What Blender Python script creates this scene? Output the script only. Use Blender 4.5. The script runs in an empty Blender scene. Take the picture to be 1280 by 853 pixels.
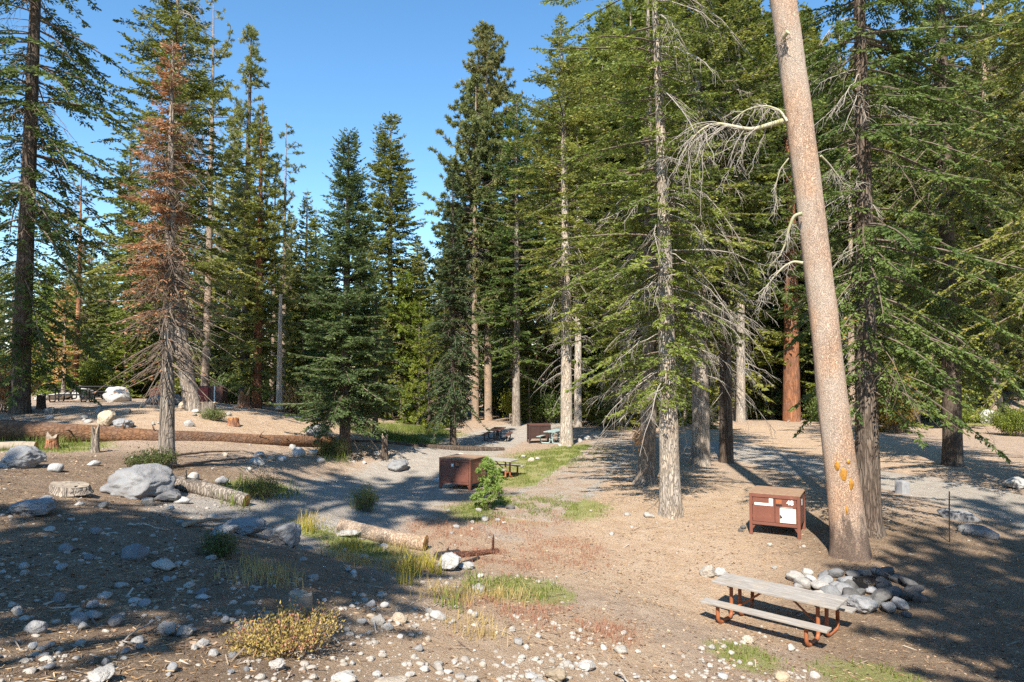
import bpy, math, random
import numpy as np
from mathutils import Vector, Matrix, Euler

random.seed(7)
SC = bpy.context.scene
COL = SC.collection
PI = math.pi
R = math.radians

# ------------------------------------------------------------------ camera geometry
F, YH, CAMZ = 870.0, 465.0, 5.0
SUN_E, SKY_E, EXPO = 5.0, .105, 1.05
TH = math.atan((YH - 426.5) / F)
CT, ST = math.cos(TH), math.sin(TH)

def ray(px, py):
    x = (px - 640.0) / F
    u = (426.5 - py) / F
    return np.array([x, CT - u * ST, ST + u * CT])

def atd(px, py, d):
    """point seen at pixel (px, py) at forward distance d"""
    r = ray(px, py)
    r = r * (d / r[1])
    return np.array([r[0], r[1], CAMZ + r[2]])

# ------------------------------------------------------------------ terrain height (thin plate spline through surveyed points)
PIX = [(960, 805, 12.9), (970, 672, 19), (1062, 692, 17.5), (838, 645, 21.5), (740, 640, 21.5), (575, 612, 26), (567, 560, 38),
       (708, 557, 38), (622, 552, 43), (620, 520, 70), (1150, 600, 29), (1187, 582, 33), (990, 527, 60), (1237, 530, 60),
       (450, 600, 27.5), (430, 565, 31), (470, 557, 33), (330, 564, 27), (215, 559, 24.6), (230, 512, 32), (30, 517, 30),
       (250, 505, 40), (350, 520, 38), (130, 507, 36), (0, 558, 23.5), (208, 584, 20), (160, 615, 16.5), (0, 600, 15),
       (310, 628, 17.5), (350, 672, 15.5), (540, 687, 17), (430, 662, 17.5), (0, 680, 10.5), (0, 853, 5.8), (150, 750, 9),
       (300, 853, 6.8), (380, 762, 9.8), (450, 853, 7.7), (500, 770, 11), (640, 853, 9), (640, 740, 14), (900, 853, 10.6),
       (1280, 853, 11), (1280, 700, 17.5), (800, 760, 13.7), (150, 853, 6.2), (900, 580, 32), (1280, 600, 29), (500, 620, 23.5),
       (860, 700, 17.6), (640, 660, 19.5), (230, 660, 13)]
WLD = [(5.16, 13.4, -.02), (4.0, 14.2, 0), (6.0, 12.5, -.02), (0, 0, 3.4), (8, 0, 1.9), (-10, 0, 3.6), (0, -15, 4.5), (20, -5, .6), (-30, -5, 4), (30, 15, .3), (-30, 25, 3.4),
       (-40, 40, 3.6), (-20, 60, 2.3), (-50, 90, 4), (0, 90, 1), (30, 75, .6), (59, 88, 11), (100, 90, 17), (48, 70, 2.5),
       (0, 150, 4), (-100, 150, 7), (100, 150, 22), (-110, 0, 5), (110, 0, 4), (0, -60, 7), (-60, -60, 8), (60, -60, 2), (60, 40, 2)]
_cp = [atd(*p) for p in PIX] + [np.array(w, float) for w in WLD]
_cp = np.array(_cp)

def _tps_k(d2):
    return np.where(d2 > 1e-9, .5 * d2 * np.log(np.maximum(d2, 1e-9)), 0)

_n = len(_cp)
_K = _tps_k(((_cp[:, None, :2] - _cp[None, :, :2]) ** 2).sum(-1)) + np.eye(_n) * .12
_P = np.c_[np.ones(_n), _cp[:, :2]]
_A = np.block([[_K, _P], [_P.T, np.zeros((3, 3))]])
_W = np.linalg.solve(_A, np.r_[_cp[:, 2], 0, 0, 0])

# value noise -------------------------------------------------------
def _hash(ix, iy, iz):
    h = (ix.astype(np.int64) * 374761393 + iy.astype(np.int64) * 668265263 + iz.astype(np.int64) * 2147483647 % 1274126177)
    h = (h ^ (h >> 13)) * 1274126177
    h = h ^ (h >> 16)
    return (h & 0xFFFFFF) / float(0xFFFFFF)

def vnoise(x, y, z):
    x, y, z = np.broadcast_arrays(np.asarray(x, float), np.asarray(y, float), np.asarray(z, float))
    ix, iy, iz = np.floor(x), np.floor(y), np.floor(z)
    fx, fy, fz = x - ix, y - iy, z - iz
    fx, fy, fz = [t * t * (3 - 2 * t) for t in (fx, fy, fz)]
    o = 0
    for a in (0, 1):
        wa = fx if a else 1 - fx
        for b in (0, 1):
            wb = fy if b else 1 - fy
            for c in (0, 1):
                wc = fz if c else 1 - fz
                o = o + wa * wb * wc * _hash(ix + a, iy + b, iz + c)
    return o

def fbm(x, y, z, oct=4):
    o, a, s = 0, .5, 0
    for k in range(oct):
        o = o + a * vnoise(x * 2 ** k + 13.7 * k, y * 2 ** k + 5.1 * k, z * 2 ** k + 9.3 * k)
        s += a
        a *= .5
    return o / s

def height(x, y):
    x = np.atleast_1d(np.asarray(x, float)); y = np.atleast_1d(np.asarray(y, float))
    out = np.empty(x.shape)
    xf, yf = x.ravel(), y.ravel(); of = out.ravel()
    for i in range(0, len(xf), 20000):
        a = xf[i:i + 20000]; b = yf[i:i + 20000]
        d2 = (a[:, None] - _cp[None, :, 0]) ** 2 + (b[:, None] - _cp[None, :, 1]) ** 2
        of[i:i + 20000] = _tps_k(d2) @ _W[:_n] + _W[_n] + _W[_n + 1] * a + _W[_n + 2] * b
    z = of.reshape(x.shape)
    rough = np.clip((z - .5) / 2, .25, 1)
    z = z + rough * (.16 * (fbm(x / 2.2, y / 2.2, 0 * x) - .5) + .05 * (fbm(x / .5, y / .5, 0 * x + 4) - .5))
    return z

def hz(x, y):
    return float(height([x], [y])[0])

def at(px, py):
    """ground point seen at a pixel"""
    r = ray(px, py)
    ds = 3 * (160 / 3) ** np.linspace(0, 1, 190)
    X = r[0] / r[1] * ds; Z = CAMZ + r[2] / r[1] * ds
    g = height(X, ds)
    w = np.where(Z <= g)[0]
    if len(w) == 0:
        d = 90.0
    else:
        i = w[0]
        if i == 0: d = ds[0]
        else:
            a, b = Z[i - 1] - g[i - 1], Z[i] - g[i]
            d = ds[i - 1] + (ds[i] - ds[i - 1]) * a / (a - b)
    x = r[0] / r[1] * d
    return np.array([x, d, hz(x, d)])

# ------------------------------------------------------------------ mesh building
class Mesh:
    def __init__(s):
        s.v = []; s.f = []; s.m = []; s.r = []; s.n = 0
    def add(s, v, f, mat=0, rnd=0.5):
        v = np.asarray(v, np.float32).reshape(-1, 3); f = np.asarray(f, np.int32)
        s.v.append(v); s.f.append(f + s.n); s.n += len(v)
        s.m.append(np.full(len(f), mat, np.int32))
        s.r.append(np.broadcast_to(np.asarray(rnd, np.float32), (len(f),)))
        return s
    def data(s, name, mats, smooth=True):
        me = bpy.data.meshes.new(name)
        V = np.concatenate(s.v); 
        me.vertices.add(len(V)); me.vertices.foreach_set('co', V.ravel())
        cnt = np.concatenate([np.full(len(f), f.shape[1], np.int32) for f in s.f])
        idx = np.concatenate([f.ravel() for f in s.f]).astype(np.int32)
        me.loops.add(len(idx)); me.loops.foreach_set('vertex_index', idx)
        me.polygons.add(len(cnt))
        st = np.zeros(len(cnt), np.int32); st[1:] = np.cumsum(cnt)[:-1]
        me.polygons.foreach_set('loop_start', st)
        me.polygons.foreach_set('material_index', np.concatenate(s.m))
        me.update(calc_edges=True)
        at_ = me.attributes.new('rnd', 'FLOAT', 'FACE')
        at_.data.foreach_set('value', np.concatenate(s.r).astype(np.float32))
        for m in (mats if isinstance(mats, (list, tuple)) else [mats]): me.materials.append(m)
        me.polygons.foreach_set('use_smooth', np.full(len(cnt), smooth, bool))
        me.validate()
        return me

def obj(name, me, parent=None, loc=None, rot=None, scale=None):
    o = bpy.data.objects.new(name, me); COL.objects.link(o)
    if parent: o.parent = parent
    if loc is not None: o.location = [float(t) for t in loc]
    if rot is not None: o.rotation_euler = rot
    if scale is not None: o.scale = scale if hasattr(scale, '__len__') else (scale,) * 3
    return o

def tag(o, label=None, cat=None, group=None, kind=None):
    if label: o['label'] = label
    if cat: o['category'] = cat
    if group: o['group'] = group
    if kind: o['kind'] = kind
    return o

def box(m, c, s, mat=0, rot=None, bev=0.0):
    """bevelled box centred on c with full size s, optional rotation matrix"""
    sx, sy, sz = [t / 2 for t in s]
    b = min(bev, sx * .45, sy * .45, sz * .45)
    if b <= 0:
        v = np.array([[x, y, z] for x in (-sx, sx) for y in (-sy, sy) for z in (-sz, sz)])
        f = [[0, 1, 3, 2], [4, 6, 7, 5], [0, 4, 5, 1], [2, 3, 7, 6], [0, 2, 6, 4], [1, 5, 7, 3]]
        if rot is not None: v = v @ np.array(rot).T
        m.add(v + np.array(c), np.array(f), mat); return
    import bmesh
    bm = bmesh.new(); bmesh.ops.create_cube(bm, size=1)
    for q in bm.verts: q.co = Vector((q.co.x * 2 * sx, q.co.y * 2 * sy, q.co.z * 2 * sz))
    bmesh.ops.bevel(bm, geom=bm.edges[:], offset=b, segments=2, affect='EDGES', profile=.6)
    bm.verts.ensure_lookup_table()
    v = np.array([q.co[:] for q in bm.verts])
    tri = [[q.index for q in p.verts] for p in bm.faces]
    bm.free()
    if rot is not None: v = v @ np.array(rot).T
    f3 = [t for t in tri if len(t) == 3]; f4 = [t for t in tri if len(t) == 4]
    base = m.n
    m.add(v + np.array(c), np.array(f4), mat)
    if f3:
        m.f.append(np.array(f3, np.int32) + base); m.m.append(np.full(len(f3), mat, np.int32)); m.r.append(np.full(len(f3), .5, np.float32))

def tubes(P, RAD, sides=6, cap=False):
    """P (B,n,3) paths, RAD (B,n) -> vertices, quads"""
    P = np.asarray(P, float); RAD = np.asarray(RAD, float)
    if P.ndim == 2: P = P[None]; RAD = RAD[None]
    B, n, _ = P.shape
    T = np.gradient(P, axis=1)
    T /= np.linalg.norm(T, axis=2, keepdims=True) + 1e-9
    ax = np.argmin(np.abs(T).max(axis=1), axis=1)          # reference axis least aligned with the path
    up = np.zeros_like(T); up[np.arange(B), :, ax] = 1
    U = np.cross(T, up); U /= np.linalg.norm(U, axis=2, keepdims=True) + 1e-9
    W = np.cross(T, U)
    a = np.linspace(0, 2 * PI, sides, endpoint=False)
    V = P[:, :, None, :] + RAD[:, :, None, None] * (np.cos(a)[None, None, :, None] * U[:, :, None, :] + np.sin(a)[None, None, :, None] * W[:, :, None, :])
    V = V.reshape(-1, 3)
    i = np.arange(B)[:, None, None] * n * sides + np.arange(n - 1)[None, :, None] * sides + np.arange(sides)[None, None, :]
    j = np.arange(B)[:, None, None] * n * sides + np.arange(n - 1)[None, :, None] * sides + ((np.arange(sides) + 1) % sides)[None, None, :]
    Q = np.stack([i, j, j + sides, i + sides], -1).reshape(-1, 4)
    return V, Q

def add_tube(m, P, RAD, sides=8, mat=0, caps=True):
    P = np.asarray(P, float); RAD = np.broadcast_to(np.asarray(RAD, float), (len(P),))
    V, Q = tubes(P, RAD, sides)
    m.add(V, Q, mat)
    if caps:
        for e in (0, len(P) - 1):
            ring = V[e * sides:(e + 1) * sides]
            m.add(np.r_[ring, [P[e]]], np.array([[k, (k + 1) % sides, sides] for k in range(sides)]), mat)

# ------------------------------------------------------------------ materials
def new_mat(name):
    m = bpy.data.materials.new(name); m.use_nodes = True
    nt = m.node_tree
    b = nt.nodes['Principled BSDF']
    return m, nt, b

def N(nt, t, **k):
    n = nt.nodes.new(t)
    for a, v in k.items():
        if a in ('inp',):
            for kk, vv in v.items(): n.inputs[kk].default_value = vv
        else: setattr(n, a, v)
    return n

def L(nt, a, b): nt.links.new(a, b)

def rgb(c): return (c[0], c[1], c[2], 1)

def mixc(nt, fac, a, b, mode='MIX'):
    n = nt.nodes.new('ShaderNodeMix'); n.data_type = 'RGBA'; n.blend_type = mode
    for s, v in ((0, fac), (6, a), (7, b)):
        if isinstance(v, bpy.types.NodeSocket): L(nt, v, n.inputs[s])
        else: n.inputs[s].default_value = v if s == 0 else rgb(v)
    return n.outputs[2]

def ramp(nt, fac, stops):
    n = nt.nodes.new('ShaderNodeValToRGB')
    e = n.color_ramp.elements
    while len(e) < len(stops): e.new(.5)
    for q, (p, c) in zip(e, stops):
        q.position = p; q.color = rgb(c) if hasattr(c, '__len__') else (c, c, c, 1)
    L(nt, fac, n.inputs[0]); return n.outputs[0]

def coords(nt, scale=(1, 1, 1), kind='Object'):
    tc = nt.nodes.new('ShaderNodeTexCoord'); mp = nt.nodes.new('ShaderNodeMapping')
    mp.inputs['Scale'].default_value = scale
    L(nt, tc.outputs[kind], mp.inputs[0]); return mp.outputs[0]

def noise(nt, vec, scale, detail=4, rough=.55, dist=0):
    n = nt.nodes.new('ShaderNodeTexNoise')
    n.inputs['Scale'].default_value = scale; n.inputs['Detail'].default_value = detail
    n.inputs['Roughness'].default_value = rough; n.inputs['Distortion'].default_value = dist
    if vec is not None: L(nt, vec, n.inputs['Vector'])
    return n.outputs[0]

def voro(nt, vec, scale, feature='F1', out=0):
    n = nt.nodes.new('ShaderNodeTexVoronoi'); n.feature = feature
    n.inputs['Scale'].default_value = scale
    L(nt, vec, n.inputs['Vector']); return n.outputs[out]

def math_(nt, op, a, b=None, c=None):
    n = nt.nodes.new('ShaderNodeMath'); n.operation = op
    for i, v in enumerate((a, b, c)):
        if v is None: continue
        if isinstance(v, bpy.types.NodeSocket): L(nt, v, n.inputs[i])
        else: n.inputs[i].default_value = v
    return n.outputs[0]

def bump(nt, b, h, strength=.5, dist=.02):
    n = nt.nodes.new('ShaderNodeBump'); n.inputs['Strength'].default_value = strength; n.inputs['Distance'].default_value = dist
    L(nt, h, n.inputs['Height']); L(nt, n.outputs[0], b.inputs['Normal'])

def needle_mat(name, ca, cb, cc=None, frac=.0, trans=.38):
    """needle foliage: colour varies clump to clump and tree to tree; some light passes through"""
    m, nt, b = new_mat(name)
    a = N(nt, 'ShaderNodeAttribute', attribute_name='rnd')
    col = ramp(nt, a.outputs['Fac'], [(0, ca), (1, cb)])
    if cc is not None:
        g = math_(nt, 'GREATER_THAN', a.outputs['Fac'], 1 - frac)
        col = mixc(nt, g, col, cc)
    oi = nt.nodes.new('ShaderNodeObjectInfo')
    hs = nt.nodes.new('ShaderNodeHueSaturation')
    mr = N(nt, 'ShaderNodeMapRange', inp={3: .484, 4: .516}); L(nt, oi.outputs['Random'], mr.inputs[0])
    L(nt, mr.outputs[0], hs.inputs['Hue'])
    mr2 = N(nt, 'ShaderNodeMapRange', inp={3: .82, 4: 1.2})
    w = nt.nodes.new('ShaderNodeTexWhiteNoise'); w.noise_dimensions = '1D'; L(nt, oi.outputs['Random'], w.inputs['W'])
    L(nt, w.outputs[0], mr2.inputs[0]); L(nt, mr2.outputs[0], hs.inputs['Value'])
    L(nt, col, hs.inputs['Color'])
    b.inputs['Roughness'].default_value = .5
    b.inputs['Specular IOR Level'].default_value = .35
    L(nt, hs.outputs[0], b.inputs['Base Color'])
    tr = nt.nodes.new('ShaderNodeBsdfTranslucent'); L(nt, hs.outputs[0], tr.inputs[0])
    mx = nt.nodes.new('ShaderNodeMixShader'); mx.inputs[0].default_value = trans
    L(nt, b.outputs[0], mx.inputs[1]); L(nt, tr.outputs[0], mx.inputs[2])
    L(nt, mx.outputs[0], nt.nodes['Material Output'].inputs[0])
    return m

def bark_mat(name, c1, c2, c3, plate=9, zs=.13, b_str=.9, lich=None, foot=None):
    """bark: stretched plates with dark furrows, lighter scales"""
    m, nt, b = new_mat(name)
    v = coords(nt, (1, 1, zs))
    n1 = noise(nt, v, plate * .5, 5, .6, .6)
    dv = nt.nodes.new('ShaderNodeVectorMath'); dv.operation = 'ADD'
    nn = N(nt, 'ShaderNodeTexNoise'); nn.inputs['Scale'].default_value = plate * .8; L(nt, v, nn.inputs['Vector'])
    sc = nt.nodes.new('ShaderNodeVectorMath'); sc.operation = 'SCALE'; sc.inputs['Scale'].default_value = .4
    L(nt, nn.outputs['Color'], sc.inputs[0]); L(nt, v, dv.inputs[0]); L(nt, sc.outputs[0], dv.inputs[1])
    ed = voro(nt, dv.outputs[0], plate, 'DISTANCE_TO_EDGE')
    n2 = noise(nt, coords(nt, (1, 1, .5)), 26, 4, .65)
    n3 = noise(nt, coords(nt), 1.3, 3, .5)
    col = mixc(nt, ramp(nt, n1, [(.3, 0), (.7, 1)]), c1, c2)
    col = mixc(nt, ramp(nt, n3, [(.42, 0), (.66, .75)]), col, c3)
    fur = ramp(nt, ed, [(0, 1), (.16, 0)])
    col = mixc(nt, math_(nt, 'MULTIPLY', fur, math_(nt, 'MULTIPLY', n2, 1.4)), col, (c1[0] * .35, c1[1] * .33, c1[2] * .3))
    col = mixc(nt, ramp(nt, n2, [(.35, .0), (.8, .3)]), col, (min(1, c2[0] * 1.5), min(1, c2[1] * 1.45), min(1, c2[2] * 1.4)))
    if lich:
        n4 = noise(nt, coords(nt, (1, 1, .45)), 1.1, 5, .6)
        col = mixc(nt, ramp(nt, n4, [(.44, 0), (.62, .85)]), col, lich)
    if foot:
        sx = nt.nodes.new('ShaderNodeSeparateXYZ'); L(nt, coords(nt), sx.inputs[0])
        zz = math_(nt, 'ADD', math_(nt, 'SUBTRACT', 1.05, sx.outputs[2]), math_(nt, 'MULTIPLY', math_(nt, 'SUBTRACT', noise(nt, coords(nt, (1, 1, .35)), 5, 5, .6), .5), 2.6))
        col = mixc(nt, ramp(nt, zz, [(.1, 0), (.6, .9)]), col, foot)
        n6 = noise(nt, coords(nt, (1, 1, .12)), 14, 4, .6)
        col = mixc(nt, ramp(nt, n6, [(.60, 0), (.70, .6)]), col, (.17, .11, .08))
    oi = nt.nodes.new('ShaderNodeObjectInfo')
    hs = nt.nodes.new('ShaderNodeHueSaturation')
    mr2 = N(nt, 'ShaderNodeMapRange', inp={3: .8, 4: 1.15}); L(nt, oi.outputs['Random'], mr2.inputs[0])
    L(nt, mr2.outputs[0], hs.inputs['Value']); L(nt, col, hs.inputs['Color'])
    L(nt, hs.outputs[0], b.inputs['Base Color']); b.inputs['Roughness'].default_value = .9
    b.inputs['Specular IOR Level'].default_value = .2
    h = math_(nt, 'ADD', math_(nt, 'MULTIPLY', ramp(nt, ed, [(0, 0), (.16, 1)]), 1.0), math_(nt, 'MULTIPLY', n2, .7))
    bump(nt, b, h, b_str, .03)
    return m

def plain_mat(name, c, rough=.6, metal=0, var=.25, c2=None, scale=6, wear=None, spec=.4):
    """painted or raw surface with uneven colour and optional wear spots"""
    m, nt, b = new_mat(name)
    v = coords(nt)
    n = noise(nt, v, scale, 5, .6)
    c2 = c2 or tuple(t * (1 - var) for t in c)
    col = mixc(nt, ramp(nt, n, [(.35, 0), (.7, 1)]), c, c2)
    n2 = noise(nt, v, scale * 9, 3, .6)
    col = mixc(nt, ramp(nt, n2, [(.45, 0), (.8, .3)]), col, tuple(t * .6 for t in c))
    if wear:
        n3 = noise(nt, v, scale * 1.7, 6, .7)
        col = mixc(nt, ramp(nt, n3, [(.6, 0), (.68, .8)]), col, wear)
    L(nt, col, b.inputs['Base Color'])
    b.inputs['Roughness'].default_value = rough; b.inputs['Metallic'].default_value = metal
    b.inputs['Specular IOR Level'].default_value = spec
    bump(nt, b, n2, .2, .004)
    return m

def rock_mat(name, c1, c2, c3, speck=.5, per=True):
    m, nt, b = new_mat(name)
    tc = nt.nodes.new('ShaderNodeTexCoord')
    oi = nt.nodes.new('ShaderNodeObjectInfo')
    ad = nt.nodes.new('ShaderNodeVectorMath'); ad.operation = 'ADD'
    sc = nt.nodes.new('ShaderNodeVectorMath'); sc.operation = 'SCALE'; sc.inputs['Scale'].default_value = 1.0
    L(nt, oi.outputs['Location'], sc.inputs[0])
    geo = nt.nodes.new('ShaderNodeNewGeometry')
    v = geo.outputs['Position']
    n1 = noise(nt, v, 3.2, 5, .6)
    n2 = noise(nt, v, 55, 3, .7)
    n3 = noise(nt, v, 12, 5, .65)
    col = mixc(nt, ramp(nt, n1, [(.35, 0), (.68, 1)]), c1, c2)
    col = mixc(nt, ramp(nt, n3, [(.5, 0), (.72, .7)]), col, c3)
    col = mixc(nt, ramp(nt, n2, [(.52, 0), (.66, speck)]), col, tuple(t * .45 for t in c1))
    if per:
        hs = nt.nodes.new('ShaderNodeHueSaturation')
        mr = N(nt, 'ShaderNodeMapRange', inp={3: .68, 4: 1.12}); L(nt, oi.outputs['Random'], mr.inputs[0])
        L(nt, mr.outputs[0], hs.inputs['Value']); L(nt, col, hs.inputs['Color'])
        w = nt.nodes.new('ShaderNodeTexWhiteNoise'); w.noise_dimensions = '1D'; L(nt, oi.outputs['Random'], w.inputs['W'])
        mr = N(nt, 'ShaderNodeMapRange', inp={3: .5, 4: 1.7}); L(nt, w.outputs[0], mr.inputs[0]); L(nt, mr.outputs[0], hs.inputs['Saturation'])
        col = hs.outputs[0]
    L(nt, col, b.inputs['Base Color']); b.inputs['Roughness'].default_value = .85
    b.inputs['Specular IOR Level'].default_value = .25
    bump(nt, b, math_(nt, 'ADD', n3, math_(nt, 'MULTIPLY', n2, .45)), .9, .04)
    return m

def blade_mat(name, stops, trans=.35):
    m, nt, b = new_mat(name)
    a = N(nt, 'ShaderNodeAttribute', attribute_name='rnd')
    col = ramp(nt, a.outputs['Fac'], stops)
    L(nt, col, b.inputs['Base Color']); b.inputs['Roughness'].default_value = .6
    b.inputs['Specular IOR Level'].default_value = .25
    tr = nt.nodes.new('ShaderNodeBsdfTranslucent'); L(nt, col, tr.inputs[0])
    mx = nt.nodes.new('ShaderNodeMixShader'); mx.inputs[0].default_value = trans
    L(nt, b.outputs[0], mx.inputs[1]); L(nt, tr.outputs[0], mx.inputs[2])
    L(nt, mx.outputs[0], nt.nodes['Material Output'].inputs[0])
    return m

M = {}
M['fir'] = needle_mat('fir_needles', (.08, .115, .024), (.325, .335, .068), (.38, .33, .10), .08)
M['fir_blue'] = needle_mat('blue_fir_needles', (.055, .095, .032), (.19, .245, .085))
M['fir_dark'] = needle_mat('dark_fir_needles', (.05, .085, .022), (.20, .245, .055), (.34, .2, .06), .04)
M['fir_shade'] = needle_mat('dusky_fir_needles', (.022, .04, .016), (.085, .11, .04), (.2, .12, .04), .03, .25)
M['pine'] = needle_mat('pine_needles', (.105, .14, .045), (.35, .35, .125), (.42, .37, .20), .12)
M['bright'] = needle_mat('young_needles', (.12, .17, .025), (.30, .34, .05), (.38, .33, .05), .08, .4)
M['rust'] = needle_mat('rust_needles', (.42, .22, .09), (.72, .43, .20), (.46, .37, .22), .2)
M['mixed'] = needle_mat('faded_needles', (.09, .105, .04), (.24, .22, .08), (.44, .24, .09), .18)
M['gold'] = needle_mat('autumn_leaves', (.22, .15, .02), (.45, .28, .04), (.16, .18, .04), .25, .4)
M['bush'] = needle_mat('bush_leaves', (.36, .27, .09), (.62, .48, .14), (.56, .27, .17), .3, .35)
M['bush_green'] = needle_mat('shrub_leaves', (.05, .08, .02), (.16, .2, .05), (.25, .2, .06), .1, .35)
M['bark'] = bark_mat('grey_fir_bark', (.20, .155, .12), (.34, .29, .24), (.42, .37, .31))
M['bark_dark'] = bark_mat('dark_bark', (.085, .06, .045), (.15, .115, .09), (.2, .16, .125))
M['bark_white'] = bark_mat('pale_bark', (.40, .34, .275), (.56, .50, .43), (.58, .45, .33), plate=11, zs=.15)
M['bark_pine'] = bark_mat('lodgepole_bark', (.30, .215, .15), (.42, .34, .27), (.45, .30, .19), plate=13, zs=.3, b_str=.7)
M['bark_red'] = bark_mat('red_bark', (.27, .105, .05), (.42, .19, .095), (.2, .13, .1), plate=8, zs=.12)
M['bark_lean'] = bark_mat('pinkish_plate_bark', (.35, .22, .15), (.50, .38, .29), (.55, .33, .20), plate=19, zs=.3, b_str=.7, lich=(.44, .36, .29), foot=(.12, .085, .065))
M['wood_twig'] = plain_mat('twig_wood', (.20, .155, .12), .9, var=.4, spec=.15)
M['dead_twig'] = plain_mat('bleached_dead_twig', (.42, .375, .32), .9, var=.35, spec=.15)
M['dead_brown'] = plain_mat('brown_dead_twig', (.22, .165, .125), .9, var=.35, spec=.15)
M['mossy'] = plain_mat('lichen_covered_wood', (.46, .41, .33), .9, c2=(.35, .35, .14), scale=5, spec=.15)
M['sap'] = plain_mat('yellow_sapwood', (.48, .22, .03), .5, var=.5, scale=16)
M['cut'] = plain_mat('cut_wood', (.50, .26, .09), .8, c2=(.30, .16, .06), scale=5, spec=.2)
M['cut_grey'] = plain_mat('weathered_cut_wood', (.36, .30, .23), .9, c2=(.22, .18, .14), scale=7, spec=.2)
M['log_red'] = bark_mat('reddish_log_wood', (.15, .075, .04), (.26, .14, .075), (.13, .10, .085), plate=5, zs=1.6, b_str=.6)
M['burnt'] = bark_mat('burnt_red_wood', (.10, .045, .03), (.20, .09, .055), (.06, .04, .035), plate=9, zs=1.2)
M['char'] = plain_mat('charred_wood', (.022, .02, .02), .8, c2=(.05, .035, .03), scale=9)
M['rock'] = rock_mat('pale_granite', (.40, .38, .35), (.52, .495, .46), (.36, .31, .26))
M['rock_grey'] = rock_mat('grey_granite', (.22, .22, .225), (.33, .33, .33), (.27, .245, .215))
M['rock_tan'] = rock_mat('tan_stone', (.42, .365, .30), (.52, .46, .385), (.34, .29, .24), .4)
M['rock_soot'] = rock_mat('sooty_stone', (.085, .082, .08), (.19, .185, .18), (.23, .21, .19), .4)
M['paint_brown'] = plain_mat('red_brown_paint', (.20, .078, .052), .45, var=.22, scale=3, wear=(.27, .115, .075))
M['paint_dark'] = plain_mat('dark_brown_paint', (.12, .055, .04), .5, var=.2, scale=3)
M['paint_shaded'] = plain_mat('shaded_brown_paint', (.055, .028, .022), .5, var=.2, scale=3)  # brown paint darkened, the far box's shade is in this colour
M['paint_red'] = plain_mat('faded_red_paint', (.36, .06, .045), .5, var=.2, scale=3)
M['litter_top'] = plain_mat('needle_littered_paint', (.27, .15, .10), .85, c2=(.30, .23, .15), scale=9, wear=(.36, .29, .19), spec=.2)
M['white'] = plain_mat('white_paint', (.80, .79, .74), .6, var=.06)
M['cream'] = plain_mat('cream_notice', (.80, .77, .58), .6, c2=(.74, .74, .62), scale=4)
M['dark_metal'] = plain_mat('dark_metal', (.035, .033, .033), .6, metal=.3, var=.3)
M['rust_metal'] = plain_mat('rust_brown_pipe', (.36, .12, .045), .55, var=.25, scale=5, c2=(.27, .095, .045))
M['concrete'] = plain_mat('weathered_concrete', (.33, .33, .34), .9, var=.3, scale=7)
M['teal'] = plain_mat('teal_fabric', (.02, .34, .33), .6, var=.2)
M['green_metal'] = plain_mat('grey_green_paint', (.33, .42, .40), .6, var=.2)

def plank_mat():
    m, nt, b = new_mat('weathered_grey_planks')
    v = coords(nt, (.6, 9, 9))
    n1 = noise(nt, v, 4, 6, .65, .3); n2 = noise(nt, coords(nt, (1.2, 30, 30)), 5, 4, .6); n3 = noise(nt, coords(nt), 2.2, 4, .5)
    col = mixc(nt, ramp(nt, n1, [(.3, 0), (.7, 1)]), (.22, .195, .17), (.43, .405, .37))
    col = mixc(nt, ramp(nt, n3, [(.45, 0), (.7, .5)]), col, (.42, .33, .24))
    col = mixc(nt, ramp(nt, n2, [(.5, 0), (.68, .75)]), col, (.13, .11, .095))
    L(nt, col, b.inputs['Base Color']); b.inputs['Roughness'].default_value = .85
    b.inputs['Specular IOR Level'].default_value = .25
    bump(nt, b, n1, .5, .006); return m
M['plank'] = plank_mat()

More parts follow.
